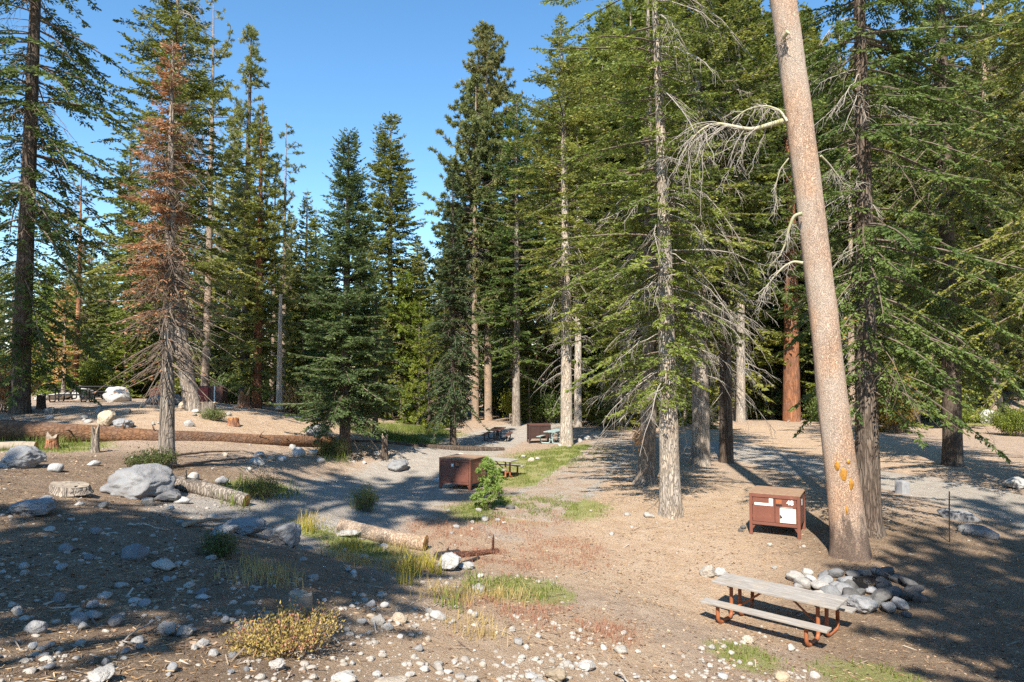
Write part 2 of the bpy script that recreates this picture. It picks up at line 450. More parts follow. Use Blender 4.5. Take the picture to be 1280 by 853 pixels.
def ground_mat(road=False):
    m, nt, b = new_mat('gravel_road' if road else 'forest_floor')
    geo = nt.nodes.new('ShaderNodeNewGeometry'); v = geo.outputs['Position']
    big = noise(nt, v, .35, 4, .6); mid = noise(nt, v, 2.1, 5, .65); fine = noise(nt, v, 22, 5, .75); tiny = noise(nt, v, 90, 3, .8)
    peb = voro(nt, v, 9.0); peb2 = voro(nt, v, 24.0); pcol = voro(nt, v, 24.0, out=1); pcol1 = voro(nt, v, 9.0, out=1)
    att = N(nt, 'ShaderNodeVertexColor', layer_name='mask')
    sep = nt.nodes.new('ShaderNodeSeparateColor'); L(nt, att.outputs[0], sep.inputs[0])
    Rm, Gm, Bm, Am = sep.outputs[0], sep.outputs[1], sep.outputs[2], att.outputs[1]
    dirt = mixc(nt, ramp(nt, mid, [(.35, 0), (.65, 1)]), (.37, .265, .19), (.48, .37, .28))
    dirt = mixc(nt, ramp(nt, big, [(.4, 0), (.62, .6)]), dirt, (.40, .29, .20))
    grav = mixc(nt, ramp(nt, mid, [(.35, 0), (.65, 1)]), (.36, .315, .265), (.44, .395, .34))
    duff = mixc(nt, ramp(nt, mid, [(.35, 0), (.7, 1)]), (.46, .315, .20), (.56, .42, .295))
    def msk(s, lo=.35, hi=.6):
        t = math_(nt, 'ADD', s, math_(nt, 'MULTIPLY', math_(nt, 'SUBTRACT', mid, .5), .9))
        return ramp(nt, t, [(lo, 0), (hi, 1)])
    col = dirt
    col = mixc(nt, math_(nt, 'MULTIPLY', msk(Am), .9), col, duff)
    a2 = N(nt, 'ShaderNodeVertexColor', layer_name='humus'); s2 = nt.nodes.new('ShaderNodeSeparateColor'); L(nt, a2.outputs[0], s2.inputs[0])
    col = mixc(nt, math_(nt, 'MULTIPLY', msk(s2.outputs[0], .25, .6), .85), col, mixc(nt, ramp(nt, mid, [(.35, 0), (.65, 1)]), (.15, .098, .062), (.27, .185, .12)))
    col = mixc(nt, msk(Rm), col, grav)
    col = mixc(nt, math_(nt, 'MULTIPLY', msk(Gm, .28, .5), .85), col, mixc(nt, fine, (.17, .20, .035), (.34, .35, .10)))
    col = mixc(nt, math_(nt, 'MULTIPLY', msk(Bm), .7), col, mixc(nt, fine, (.36, .22, .14), (.50, .36, .24)))
    nr = math_(nt, 'SUBTRACT', 1.0, math_(nt, 'MULTIPLY', msk(Rm), .75))
    # litter flecks: dark cones and bark bits, pale grit
    col = mixc(nt, math_(nt, 'MULTIPLY', ramp(nt, fine, [(.53, 0), (.68, .75)]), nr), col, (.15, .10, .06))
    col = mixc(nt, math_(nt, 'MULTIPLY', ramp(nt, fine, [(.33, .7), (.45, 0)]), nr), col, (.62, .48, .33))
    col = mixc(nt, math_(nt, 'MULTIPLY', ramp(nt, tiny, [(.55, 0), (.68, .6)]), nr), col, (.16, .11, .075))
    col = mixc(nt, math_(nt, 'MULTIPLY', ramp(nt, tiny, [(.32, .5), (.45, 0)]), nr), col, (.55, .46, .35))
    p = math_(nt, 'MULTIPLY', math_(nt, 'LESS_THAN', peb2, .22), math_(nt, 'GREATER_THAN', pcol, .72))
    col = mixc(nt, math_(nt, 'MULTIPLY', p, .8), col, (.50, .47, .42))
    L(nt, col, b.inputs['Base Color']); b.inputs['Roughness'].default_value = .95
    b.inputs['Specular IOR Level'].default_value = .15
    h = math_(nt, 'ADD', math_(nt, 'MULTIPLY', fine, .8), math_(nt, 'MULTIPLY', mid, 1.4))
    h = math_(nt, 'ADD', h, math_(nt, 'MULTIPLY', p, .25))
    h = math_(nt, 'ADD', h, math_(nt, 'MULTIPLY', tiny, .25))
    bump(nt, b, h, 1.0, .08)
    return m
M['ground'] = ground_mat()

# ------------------------------------------------------------------ ground patches (grass, duff, shade warmth, gravel)
def P2(px, py, r): p = at(px, py); return (p[0], p[1], r)
GREEN = [P2(613, 640, 1.3), P2(645, 636, 1.6), P2(700, 632, 1.5), P2(670, 580, 2.2), P2(700, 572, 2.4), P2(735, 562, 2), P2(640, 600, 1.6),
         P2(655, 738, .9), P2(620, 735, .6), P2(690, 745, .5), P2(440, 682, .7), P2(395, 662, .6), P2(480, 690, .6), P2(330, 612, 1.1),
         P2(1220, 524, 4), P2(500, 548, 3), P2(520, 538, 3), P2(930, 820, .6), P2(1090, 850, .8), P2(660, 630, 1.5), P2(70, 560, 1.5), P2(10, 560, 1.5)]
REDG = [P2(690, 772, .75), P2(735, 782, .8), P2(765, 792, .6), P2(640, 700, 1.2), P2(600, 690, .9), P2(660, 655, 1.4), P2(715, 690, 1.2), P2(560, 665, 1.3), P2(620, 760, .7)]
DRYG = [P2(515, 715, .5), P2(545, 710, .4), P2(560, 748, .6), P2(590, 740, .5), P2(480, 710, .5), P2(390, 655, .5), P2(430, 700, .6), P2(600, 790, .6), P2(640, 750, .5), P2(330, 720, .7), P2(500, 690, .5), P2(100, 585, 1.0), P2(150, 680, .8)]
DUFF_AND_WARMTH = [P2(60, 740, 4), P2(200, 760, 3), P2(260, 700, 3), P2(100, 680, 4), P2(900, 640, 5.5), P2(860, 690, 4), P2(950, 730, 3.5), P2(780, 700, 3), P2(590, 795, 1.2), P2(960, 545, 9), P2(270, 520, 5), P2(330, 525, 5), P2(400, 765, 2), P2(780, 590, 4), P2(1060, 560, 8), P2(540, 810, 1.5), P2(730, 820, 2), P2(250, 790, 1.5)]  # first four blobs warm the bluish shade on the left slope by colour
HUMUS = [P2(80, 700, 4), P2(200, 740, 3), P2(150, 650, 4.5), P2(20, 640, 4), P2(60, 820, 2.6), P2(200, 815, 1.7), P2(300, 705, 2.2), P2(385, 715, 1.7), P2(100, 592, 4.5), P2(1200, 790, 3.5), P2(1180, 700, 4)]
ROADPT = [[(340, 655), (430, 632), (500, 608), (545, 580), (590, 558), (640, 540), (690, 527), (740, 521)],
          [(905, 558), (960, 572), (1040, 590), (1120, 602), (1200, 618), (1290, 640), (1420, 676)],
          [(640, 655), (680, 625), (715, 598), (750, 570), (775, 552)]]
ROADW = [4.2, 4.0, 2.6]
def road_path(pts):
    P = np.array([at(*p) for p in pts])
    s = np.linspace(0, len(P) - 1, 90); i = np.clip(s.astype(int), 0, len(P) - 2); f = s - i
    Pm = np.vstack([2 * P[0] - P[1], P, 2 * P[-1] - P[-2]])
    a, b_, c, d = Pm[i], Pm[i + 1], Pm[i + 2], Pm[i + 3]; f = f[:, None]
    return .5 * (2 * b_ + (c - a) * f + (2 * a - 5 * b_ + 4 * c - d) * f ** 2 + (3 * b_ - a - 3 * c + d) * f ** 3)
ROADS = [road_path(p) for p in ROADPT]

def masks(x, y):
    def blob(lst):
        o = np.zeros(x.shape)
        for cx, cy, r in lst: o = np.maximum(o, np.exp(-(((x - cx) ** 2 + ((y - cy) * .8) ** 2) / (r * r))))
        return o
    rd = np.zeros(x.shape)
    for P, w in zip(ROADS, ROADW):
        for k in range(0, len(P), 2):
            rd = np.maximum(rd, np.exp(-(((x - P[k, 0]) ** 2 + (y - P[k, 1]) ** 2) / (w * .62) ** 2) ** 1.5))
    return rd, blob(GREEN), blob(REDG), blob(DUFF_AND_WARMTH), blob(HUMUS)

def spaced(lo, hi, fine_lo, fine_hi, step, grow=1.12):
    a = list(np.arange(fine_lo, fine_hi, step)); s = step; t = fine_hi
    while t < hi: a.append(t); s *= grow; t += s
    a.append(hi); s = step; t = fine_lo - step; b = []
    while t > lo: b.append(t); s *= grow; t -= s
    b.append(lo); return np.array(b[::-1] + a)

def build_terrain():
    xs = spaced(-260, 260, -19, 22, .2); ys = spaced(-120, 420, 4, 42, .2)
    X, Y = np.meshgrid(xs, ys)
    Z = height(X, Y)
    far = np.hypot(X, Y); Z = np.where(far > 170, Z * np.clip(1 - (far - 170) / 150, .3, 1), Z)
    Z = np.clip(Z, -3, 24)
    nx, ny = len(xs), len(ys)
    i = (np.arange(ny - 1)[:, None] * nx + np.arange(nx - 1)[None]).ravel()
    Q = np.stack([i, i + 1, i + nx + 1, i + nx], -1)
    m = Mesh(); m.add(np.stack([X, Y, Z], -1).reshape(-1, 3), Q)
    me = m.data('ground', M['ground'])
    rd, g, r_, du, hu = masks(X.ravel(), Y.ravel())
    cb = me.color_attributes.new('humus', 'FLOAT_COLOR', 'POINT'); cb.data.foreach_set('color', np.stack([hu, hu, hu, hu], -1).astype(np.float32).ravel())
    ca = me.color_attributes.new('mask', 'FLOAT_COLOR', 'POINT')
    ca.data.foreach_set('color', np.stack([rd, g, r_, du], -1).astype(np.float32).ravel())
    tag(obj('ground', me), kind='structure')
build_terrain()

def build_road(P, w, name, seed):
    n = len(P); T = np.gradient(P[:, :2], axis=0); T /= np.linalg.norm(T, axis=1, keepdims=True)
    Nn = np.stack([-T[:, 1], T[:, 0]], -1)
    k = 15; s = np.linspace(-1, 1, k)
    wl = w / 2 * (.85 + .4 * fbm(np.arange(n) * .35, seed + 0 * np.arange(n), 0 * np.arange(n)))
    X = P[:, None, 0] + Nn[:, None, 0] * s[None] * wl[:, None]; Y = P[:, None, 1] + Nn[:, None, 1] * s[None] * wl[:, None]
    ends = np.clip(1 - np.minimum(np.arange(n), n - 1 - np.arange(n)) / 5, 0, 1)
    Z = height(X, Y) + .03 - .06 * np.abs(s[None]) ** 4 - .09 * ends[:, None]
    i = (np.arange(n - 1)[:, None] * k + np.arange(k - 1)[None]).ravel()
    Q = np.stack([i, i + k, i + k + 1, i + 1], -1)
    m = Mesh(); m.add(np.stack([X, Y, Z], -1).reshape(-1, 3), Q)
    me = m.data(name, M['ground'])
    rd, g, r_, du, hu = masks(X.ravel(), Y.ravel()); rd[:] = .42 if name == 'path' else 1
    ca = me.color_attributes.new('mask', 'FLOAT_COLOR', 'POINT')
    ca.data.foreach_set('color', np.stack([rd, g * 0, r_ * 0, du * .3], -1).astype(np.float32).ravel())
    tag(obj(name, me), kind='structure')
for P, w, nm, sd in zip(ROADS, ROADW, ('road', 'road', 'path'), (1, 2, 3)): build_road(P, w, nm, sd)

# ------------------------------------------------------------------ conifers
def trunk_mesh(path, rad, sides=14, disp=.06, seed=0, rings=None, flare=.45, fl_h=.35):
    """path: (k,3) control points base to top, rad: function of 0..1"""
    path = np.asarray(path, float)
    n = rings or max(12, int((path[-1, 2] - path[0, 2]) * 2.2))
    z = path[0, 2] + (path[-1, 2] - path[0, 2]) * np.linspace(0, 1, n) ** 1.25
    P = np.stack([np.interp(z, path[:, 2], path[:, 0]), np.interp(z, path[:, 2], path[:, 1]), z], -1)
    for _ in range(6):
        P[1:-1, :2] = .25 * P[:-2, :2] + .5 * P[1:-1, :2] + .25 * P[2:, :2]
    u = np.linspace(0, 1, n) ** 1.25
    r = rad(u)
    zz = z - path[0, 2]
    r = r * (1 + flare * np.exp(-np.maximum(zz, 0) / fl_h))
    V, Q = tubes(P, r, sides)
    V = V.reshape(n, sides, 3); D = V - P[:, None]
    a = np.linspace(0, 2 * PI, sides, endpoint=False)
    root = 1 + (.22 * np.exp(-np.maximum(zz, 0) / (fl_h * .8)))[:, None] * np.sin(a * 4 + seed)[None]
    dn = 1 + disp * 2 * (fbm(np.cos(a)[None] * 2.5 + seed, np.sin(a)[None] * 2.5, zz[:, None] * 1.1) - .5)
    V = P[:, None] + D * (root * dn)[..., None]
    return V.reshape(-1, 3), Q, P

def interp_path(P, z):
    return np.stack([np.interp(z, P[:, 2], P[:, 0]), np.interp(z, P[:, 2], P[:, 1])], -1)

def branches(rng, P, z0, az, Ln, a, b, c, bend):
    """returns evaluator f(t)->(B,len(t),3) positions"""
    base = interp_path(P, z0)
    rh = np.stack([np.cos(az), np.sin(az), 0 * az], -1); ph = np.stack([-np.sin(az), np.cos(az), 0 * az], -1)
    def pos(i, t):
        h = Ln[i] * t * (1 - .1 * t); v = Ln[i] * (a[i] * t + b[i] * t ** 2 + c[i] * t ** 3); w = Ln[i] * bend[i] * t * t
        p = rh[i] * h[:, None] + ph[i] * w[:, None]
        p[:, 2] += z0[i] + v; p[:, :2] += base[i]; return p
    def tan(i, t):
        e = .01; d = pos(i, t + e) - pos(i, t - e)
        return d / (np.linalg.norm(d, axis=1, keepdims=True) + 1e-9)
    return pos, tan

def nrm(v): return v / (np.linalg.norm(v, axis=-1, keepdims=True) + 1e-9)

def cards(m, p, d, l, w, rng, mat, rnd, tilt=1.0):
    n = len(p)
    up = np.zeros((n, 3)); up[:, 2] = 1; up += rng.normal(0, tilt, (n, 3))
    s = nrm(np.cross(d, up)) * (w / 2)[:, None] if hasattr(w, '__len__') else nrm(np.cross(d, up)) * w / 2
    dl = d * l[:, None]
    nn = nrm(np.cross(s, d)) * (l * .06)[:, None]
    V = np.stack([p, p + dl * .42 + s + nn, p + dl, p + dl * .42 - s + nn], 1).reshape(-1, 3)
    m.add(V, np.arange(n * 4).reshape(n, 4), mat, rnd)

def wood(m, pos, B, Ln, r0, mat, sides=4, n=7, rng=None, wig=.0):
    t = np.linspace(0, 1, n)
    i = np.repeat(np.arange(B), n)
    Pp = pos(i, np.tile(t, B)).reshape(B, n, 3)
    if wig and rng is not None:
        Pp[:, 1:] += rng.normal(0, 1, (B, n - 1, 3)) * (wig * Ln)[:, None, None]
    rr = r0[:, None] * (1 - .85 * t)[None] + .003
    V, Q = tubes(Pp, rr, sides); m.add(V, Q, mat)

def fir_crown(rng, P, H, zc, Lmax, shape, dens=7.0, tw=.5, sp=.13, cl=.17, cw=.05, asym=None, droop=0., t0=.15, hang=-.1,
              matw=0, matn=1, rust=None, fill=1.0, jit=.25, slope_top=.55, slope_bot=-.15, mat_pick=None, zmax=None):
    """fir / spruce like crown: whorled boughs with flat herringbone sprays"""
    top = P[-1, 2]; zb = P[0, 2]
    zmax = zmax or top
    dens = dens * 2.1; sp = sp * .5; tw = tw * 1.1
    nb = int((zmax - zc) * dens)
    z0 = zc + (zmax - zc) * np.sort(rng.random(nb)) ** .95
    wh = .45
    z0 = np.where(rng.random(nb) < .65, np.round(z0 / wh) * wh + rng.normal(0, .05, nb), z0)
    z0 = np.clip(z0, zc, zmax - .05)
    u = (z0 - zc) / (top - zc)
    az = rng.random(nb) * 2 * PI
    Ln = Lmax * shape(u) * (1 + rng.normal(0, jit, nb)).clip(.35, 1.5)
    if asym is not None: Ln = Ln * asym(az, u)
    keep = Ln > .12; z0, u, az, Ln = z0[keep], u[keep], az[keep], Ln[keep]; B = len(Ln)
    a = slope_bot + (slope_top - slope_bot) * u + rng.normal(0, .1, B)
    b = -.32 - droop * (1 - u) + rng.normal(0, .06, B); c = .2 + rng.normal(0, .04, B)
    pos, tan = branches(rng, P, z0, az, Ln, a, b, c, rng.normal(0, .12, B))
    m = Mesh()
    wood(m, pos, B, Ln, .004 + .008 * Ln, matw)
    nt_ = np.maximum(3, (Ln * (1 - t0) / sp * fill).astype(int))
    i = np.repeat(np.arange(B), nt_); k = len(i)
    t = t0 + (1 - t0) * rng.random(k) ** .85
    side = np.where(rng.random(k) < .5, 1., -1.)
    p = pos(i, t); T = tan(i, t)
    up = np.array([0, 0, 1.])
    lat = nrm(np.cross(np.broadcast_to(up, T.shape), T))
    phi = R(52) + rng.normal(0, .2, k)
    d = nrm(T * np.cos(phi)[:, None] + lat * (np.sin(phi) * side)[:, None] + up * (hang + rng.normal(0, .22, k))[:, None])
    tl = tw * np.minimum(1, .35 + Ln[i] / 2.2) * ((1 - t) * .85 + .18) * (.7 + .6 * rng.random(k))
    # leader tips
    ti = np.arange(B); p = np.r_[p, pos(ti, np.full(B, .9))]; d = np.r_[d, tan(ti, np.full(B, .97))]; tl = np.r_[tl, np.full(B, tw * .5) * np.minimum(1, .4 + Ln)]
    bi = np.r_[i, ti]
    nc = np.maximum(2, np.ceil(tl / (cl * .42)).astype(int))
    j = np.repeat(np.arange(len(p)), nc); q = len(j)
    first = np.r_[0, np.cumsum(nc)[:-1]]; kk = np.arange(q) - first[j]
    s = (kk + .3 * rng.random(q)) / nc[j] * tl[j]
    last = kk == nc[j] - 1
    sd = np.where(kk % 2 == 0, 1., -1.)
    lt = nrm(np.cross(np.broadcast_to(up, (q, 3)), d[j]))
    ph = np.where(last, 0, R(38)) + rng.normal(0, .15, q)
    dd = nrm(d[j] * np.cos(ph)[:, None] + lt * (np.sin(ph) * sd)[:, None] + up * rng.normal(-.05, .16, q)[:, None])
    ll = cl * (.75 + .5 * rng.random(q)) * (1 - .3 * s / (tl[j] + .01))
    br = rng.random(B)                         # each bough has its own tint
    rn = np.clip(.55 * br[bi[j]] + .45 * rng.random(q), 0, .999)
    pp = p[j] + d[j] * s[:, None]
    if mat_pick is None: cards(m, pp, dd, ll, 1.25 * cw * (.7 + .6 * rng.random(q)), rng, matn, rn)
    else:
        mk = mat_pick(pp, rng, br[bi[j]])
        for mm in np.unique(mk):
            if mm < 0: continue
            g = mk == mm
            cards(m, pp[g], dd[g], ll[g], cw * (.7 + .6 * rng.random(g.sum())), rng, int(mm), rn[g])
    return m

def pine_crown(rng, P, zc, Lmax, shape, dens=4.5, tl=.45, tuft=7, nl=.17, nw=.028, asym=None, sp=.16, matw=0, matn=1, t0=.35, slope=.25, jit=.35):
    """pine crown: upswept branches ending in bottle brush needle tufts"""
    top = P[-1, 2]
    nb = int((top - zc) * dens)
    z0 = zc + (top - zc) * np.sort(rng.random(nb)) ** .9
    u = (z0 - zc) / (top - zc); az = rng.random(nb) * 2 * PI
    Ln = Lmax * shape(u) * (1 + rng.normal(0, jit, nb)).clip(.25, 1.7)
    if asym is not None: Ln *= asym(az, u)
    keep = Ln > .1; z0, u, az, Ln = z0[keep], u[keep], az[keep], Ln[keep]; B = len(Ln)
    a = slope * (u - .45) * 2 + rng.normal(0, .15, B); b = rng.normal(-.15, .1, B); c = .3 + rng.normal(0, .08, B)
    pos, tan = branches(rng, P, z0, az, Ln, a, b, c, rng.normal(0, .2, B))
    m = Mesh(); wood(m, pos, B, Ln, .007 + .012 * Ln, matw)
    nt_ = np.maximum(3, (Ln * (1 - t0) / sp).astype(int))
    i = np.repeat(np.arange(B), nt_); k = len(i); t = t0 + (1 - t0) * rng.random(k) ** .7
    p = pos(i, t); T = tan(i, t)
    d = nrm(T * .8 + rng.normal(0, .6, (k, 3)) + np.array([0, 0, .28])); l = tl * (.4 + .7 * rng.random(k)) * (1.1 - .6 * t)
    # several tufts down each twig
    per = 3
    j = np.repeat(np.arange(k), per); f = np.tile(np.linspace(.35, 1, per), k)
    c0 = p[j] + d[j] * (l[j] * f)[:, None]
    jj = np.repeat(np.arange(len(c0)), tuft); q = len(jj)
    dd = nrm(d[j][jj] * .75 + rng.normal(0, .62, (q, 3)))
    br = rng.random(B); rn = np.clip(.5 * br[i[j[jj]]] + .5 * rng.random(q), 0, .999)
    cards(m, c0[jj] - dd * nl * .1, dd, nl * (.7 + .6 * rng.random(q)), nw * (.7 + .6 * rng.random(q)), rng, matn, rn, 1.0)
    return m

def dead_branches(rng, P, zlo, zhi, n, Lmean, m=None, mat=0, asym=None, a0=-.15, b0=-.35, sub=7, r=.012, hang=.6, az_f=None):
    """bare dead boughs with drooping side twigs"""
    m = m or Mesh()
    z0 = zlo + (zhi - zlo) * rng.random(n)
    az = rng.random(n) * 2 * PI if az_f is None else az_f(n)
    Ln = Lmean * (.45 + .9 * rng.random(n))
    if asym is not None: Ln *= asym(az, (z0 - zlo) / (zhi - zlo))
    pos, tan = branches(rng, P, z0, az, Ln, a0 + rng.normal(0, .14, n), b0 + rng.normal(0, .12, n), rng.normal(.0, .08, n), rng.normal(0, .15, n))
    wood(m, pos, n, Ln, r * (.5 + .5 * Ln), mat, 4, 7, rng, .012)
    i = np.repeat(np.arange(n), sub); k = len(i); t = .25 + .75 * rng.random(k)
    p = pos(i, t); T = tan(i, t); lat = nrm(np.cross(np.array([0, 0, 1.]) + 0 * T, T)) * np.where(rng.random(k) < .5, 1, -1)[:, None]
    d = nrm(T * .6 + lat * (.3 + .5 * rng.random(k))[:, None] + np.array([0, 0, -1.]) * (hang * rng.random(k))[:, None])
    l = Ln[i] * (.16 + .3 * rng.random(k)) * (1.15 - .6 * t) + .05
    nn = 5; s = np.linspace(0, 1, nn)
    Q = p[:, None] + d[:, None] * (s[None, :, None] * l[:, None, None]) + np.array([0, 0, -1.]) * (s ** 2)[None, :, None] * (l * hang * .55 * rng.random(k))[:, None, None] + rng.normal(0, .03, (k, nn, 3)) * l[:, None, None] * (s > 0)[None, :, None]
    V, F_ = tubes(Q, np.broadcast_to((.006 * (1 - .7 * s) + .0015)[None], (k, nn)), 3)
    m.add(V, F_, mat); return m

cone = lambda u: (1 - u) ** .85 * (.35 + .65 * np.minimum(1, u * 6 + .25))
colm = lambda u: np.minimum(1, (1 - u) * 2.4) ** .8 * (.55 + .45 * np.minimum(1, u * 5))
spire = lambda u: (1 - u) ** .7 * .9 + .06

def make_parts(H, r0, seed, kind, **k):
    """returns list of (part name, mesh) for a tree prototype standing at the origin"""
    rng = np.random.default_rng(seed)
    lean = k.get('lean', .012)
    zs = np.linspace(-.4, H, 8)
    wob = np.cumsum(rng.normal(0, lean, (8, 2)), axis=0) * H / 8
    path = k.get('path')
    if path is None: path = np.c_[wob - wob[0], zs]
    V, Q, P = trunk_mesh(path, lambda u: r0 * (1 - u) ** .75 + .012, k.get('sides', 12), k.get('disp', .07), seed, flare=k.get('flare', .35), fl_h=k.get('fl_h', .35))
    tm = Mesh(); tm.add(V, Q)
    bark = M[k.get('bark', 'bark')]
    parts = [('trunk', tm.data('trunk', bark))]
    zc = k.get('zc', H * .15)
    mats = [M['wood_twig'], M[k.get('needles', 'fir')]] + [M[t] for t in k.get('more', [])]
    if kind == 'fir':
        c = fir_crown(rng, P, H, zc, k['Lmax'], k.get('shape', cone), dens=k.get('dens', 7), tw=k.get('tw', .55), sp=k.get('sp', .14), cl=k.get('cl', .17),
                      cw=k.get('cw', .05), asym=k.get('asym'), droop=k.get('droop', 0), hang=k.get('hang', -.1), t0=k.get('t0', .15), mat_pick=k.get('mat_pick'),
                      slope_top=k.get('slope_top', .55), slope_bot=k.get('slope_bot', -.15), fill=k.get('fill', 1), zmax=k.get('zmax'), jit=k.get('jit', .25))
        parts.append(('crown', c.data('crown', mats, False)))
    elif kind == 'pine':
        c = pine_crown(rng, P, zc, k['Lmax'], k.get('shape', colm), dens=k.get('dens', 4.5), tl=k.get('tl', .45), tuft=k.get('tuft', 7), nl=k.get('nl', .2),
                       nw=k.get('nw', .04), sp=k.get('sp', .17), t0=k.get('t0', .3), slope=k.get('slope', .25), asym=k.get('asym'))
        parts.append(('crown', c.data('crown', mats, False)))
    for dk in k.get('dead', []):
        d = dead_branches(rng, P, **{a: b for a, b in dk.items() if a != 'wood'})
        parts.append(('dead_branches', d.data('dead_branches', M[dk.get('wood', 'dead_twig')])))
    return parts

def put(parts, name, loc, label, cat='tree', group=None, rz=0., s=1., H=None, top=None):
    if top is not None:
        s = (atd(640, top, loc[1])[2] - loc[2]) / H
    e = bpy.data.objects.new(name, None); COL.objects.link(e)
    e.empty_display_size = .3
    e.location = [float(t) for t in loc]; e.rotation_euler = (0, 0, rz); e.scale = (s, s, s)
    tag(e, label, cat, group)
    for pn, me in parts: obj(pn, me, e)
    return e

def gat(px, d):
    x = (px - 640) / F * d
    return np.array([x, d, hz(x, d)])

# generic prototypes for the forest behind ---------------------------------
FARK = dict(sp=.21, cl=.34, cw=.12, tw=.85, dens=7)
PROTO = {
 'fir_a': (26, make_parts(26, .33, 11, 'fir', Lmax=3.4, zc=2.0, needles='fir', **FARK)),
 'fir_b': (28, make_parts(28, .36, 12, 'fir', Lmax=3.8, zc=4, needles='fir', droop=.15, bark='bark_dark', **FARK)),
 'fir_c': (24, make_parts(24, .30, 13, 'fir', Lmax=3.1, zc=1.0, needles='fir_dark', **FARK)),
 'fir_d': (22, make_parts(22, .28, 14, 'fir', Lmax=2.9, zc=.8, needles='mixed', shape=spire, dead=[dict(zlo=1, zhi=9, n=60, Lmean=1.6)], **FARK)),
 'pine_a': (27, make_parts(27, .30, 15, 'pine', Lmax=2.5, zc=8, needles='pine', bark='bark_pine', dens=7, nl=.3, nw=.07, dead=[dict(zlo=4, zhi=12, n=50, Lmean=1.3)])),
 'pine_b': (25, make_parts(25, .27, 16, 'pine', Lmax=2.7, zc=5, needles='pine', bark='bark_pine', dens=8, nl=.3, nw=.07, dead=[dict(zlo=3, zhi=9, n=40, Lmean=1.3)])),
 'pine_top': (27, make_parts(27, .28, 25, 'pine', Lmax=2.8, zc=19, needles='pine', bark='bark_pine', dens=9, nl=.3, nw=.08)),  # high crown on a bare stem, shaped to cast shade from out of view
 'fir_e': (27, make_parts(27, .27, 26, 'fir', Lmax=3.0, zc=9, needles='fir', bark='bark_white', shape=colm, dead=[dict(zlo=3, zhi=15, n=70, Lmean=1.9)], **FARK)),
 'young_a': (9, make_parts(9, .11, 17, 'fir', Lmax=1.9, zc=.3, needles='bright', shape=spire, dens=11, sp=.14, cl=.2, cw=.07, tw=.5, slope_bot=.1)),
 'young_b': (7, make_parts(7, .10, 18, 'pine', Lmax=1.5, zc=.3, needles='bright', shape=spire, dens=13, nl=.2, nw=.05, t0=.2, slope=.4, bark='bark_dark')),
 'young_c': (10, make_parts(10, .12, 19, 'fir', Lmax=2.0, zc=.3, needles='fir', shape=spire, dens=10, sp=.15, cl=.2, cw=.07, tw=.5)),
}
# ------------------------------------------------------------------ named trees of the campground
def local_path(base, pts, d):
    """trunk path from pixel points at a constant forward distance, relative to the base"""
    return np.array([atd(px, py, d) - base for px, py in pts])

CAMP = 'conifers standing in the campground'
def side_asym(right, left, near, far):
    def f(az, u):
        c, s = np.cos(az), np.sin(az)
        return right * np.clip(c, 0, 1) ** 2 + left * np.clip(-c, 0, 1) ** 2 + near * np.clip(-s, 0, 1) ** 2 + far * np.clip(s, 0, 1) ** 2
    return f

# big dark fir at the left edge
b = gat(27, 30)
put(make_parts(31, .37, 31, 'fir', Lmax=3.7, zc=1.6, needles='fir_dark', bark='bark_dark', dens=4.6, droop=.35, shape=colm, tw=.7, sp=.15, cl=.22, cw=.07, sides=16,
    jit=.4, slope_bot=-.3, slope_top=.3, dead=[dict(zlo=3, zhi=26, n=90, Lmean=1.8, wood='dead_brown')]), 'fir_tree', b,
    'huge dark fir with sparse drooping boughs at the left edge of the mound', group=CAMP)

# half dead fir before the long log
b = gat(208, 20)
pth = local_path(b, [(207, 592), (208, 575), (210, 440), (212, 300), (214, 180), (216, 52)], 20)
def pick_b(p, rng, bt):
    u = p[:, 2] / 12.3; left = -p[:, 0] + .1
    n = len(p); q = rng.random(n)
    out = np.full(n, -1)
    keep = (q < np.where(u > .45, .98, .45)) & (bt > .12) & ((left > -.2) | (q < .15))
    rust = (rng.random(n) < np.where(left > -.1, .82, .5))
    out[keep & rust] = 2; out[keep & ~rust] = 1
    low = (u < .34) & (rng.random(n) < .9); out[low] = -1
    return out
put(make_parts(12.3, .205, 32, 'fir', path=pth, Lmax=1.75, zc=2.7, needles='mixed', more=['rust'], dens=16, shape=lambda u: (1 - u) ** .75 * .95 + .05, tw=.42, sp=.08, cl=.13, cw=.04,
    sides=18, bark='bark', mat_pick=pick_b, flare=.5, droop=.15, slope_bot=-.25,
    dead=[dict(zlo=2.2, zhi=10, n=125, Lmean=1.05, sub=9, r=.007, a0=-.22, wood='dead_brown')]),
    'fir_tree', b, 'half dead slim fir with rust coloured needles before the long log', group=CAMP)

# pale trunk just behind it
b = gat(241, 32)
pth = local_path(b, [(246, 525), (241, 510), (226, 430), (218, 300), (221, 120), (222, 0), (222, -60)], 32)
put(make_parts(24, .34, 33, 'fir', path=pth, Lmax=4.3, zc=6.5, needles='fir', dens=9, shape=lambda u: (1 - u) ** .8 + .08, tw=.6, sp=.14, cl=.18, cw=.06, bark='bark',
    asym=side_asym(.75, 1.05, 1, 1), dead=[dict(zlo=3, zhi=10, n=70, Lmean=1.5), dict(zlo=12, zhi=20, n=40, Lmean=1.6, az_f=lambda n: np.random.default_rng(5).normal(0, .6, n))]),
    'fir_tree', b, 'tall green fir with a pale leaning trunk on the mound beside the red bear box', group=CAMP)

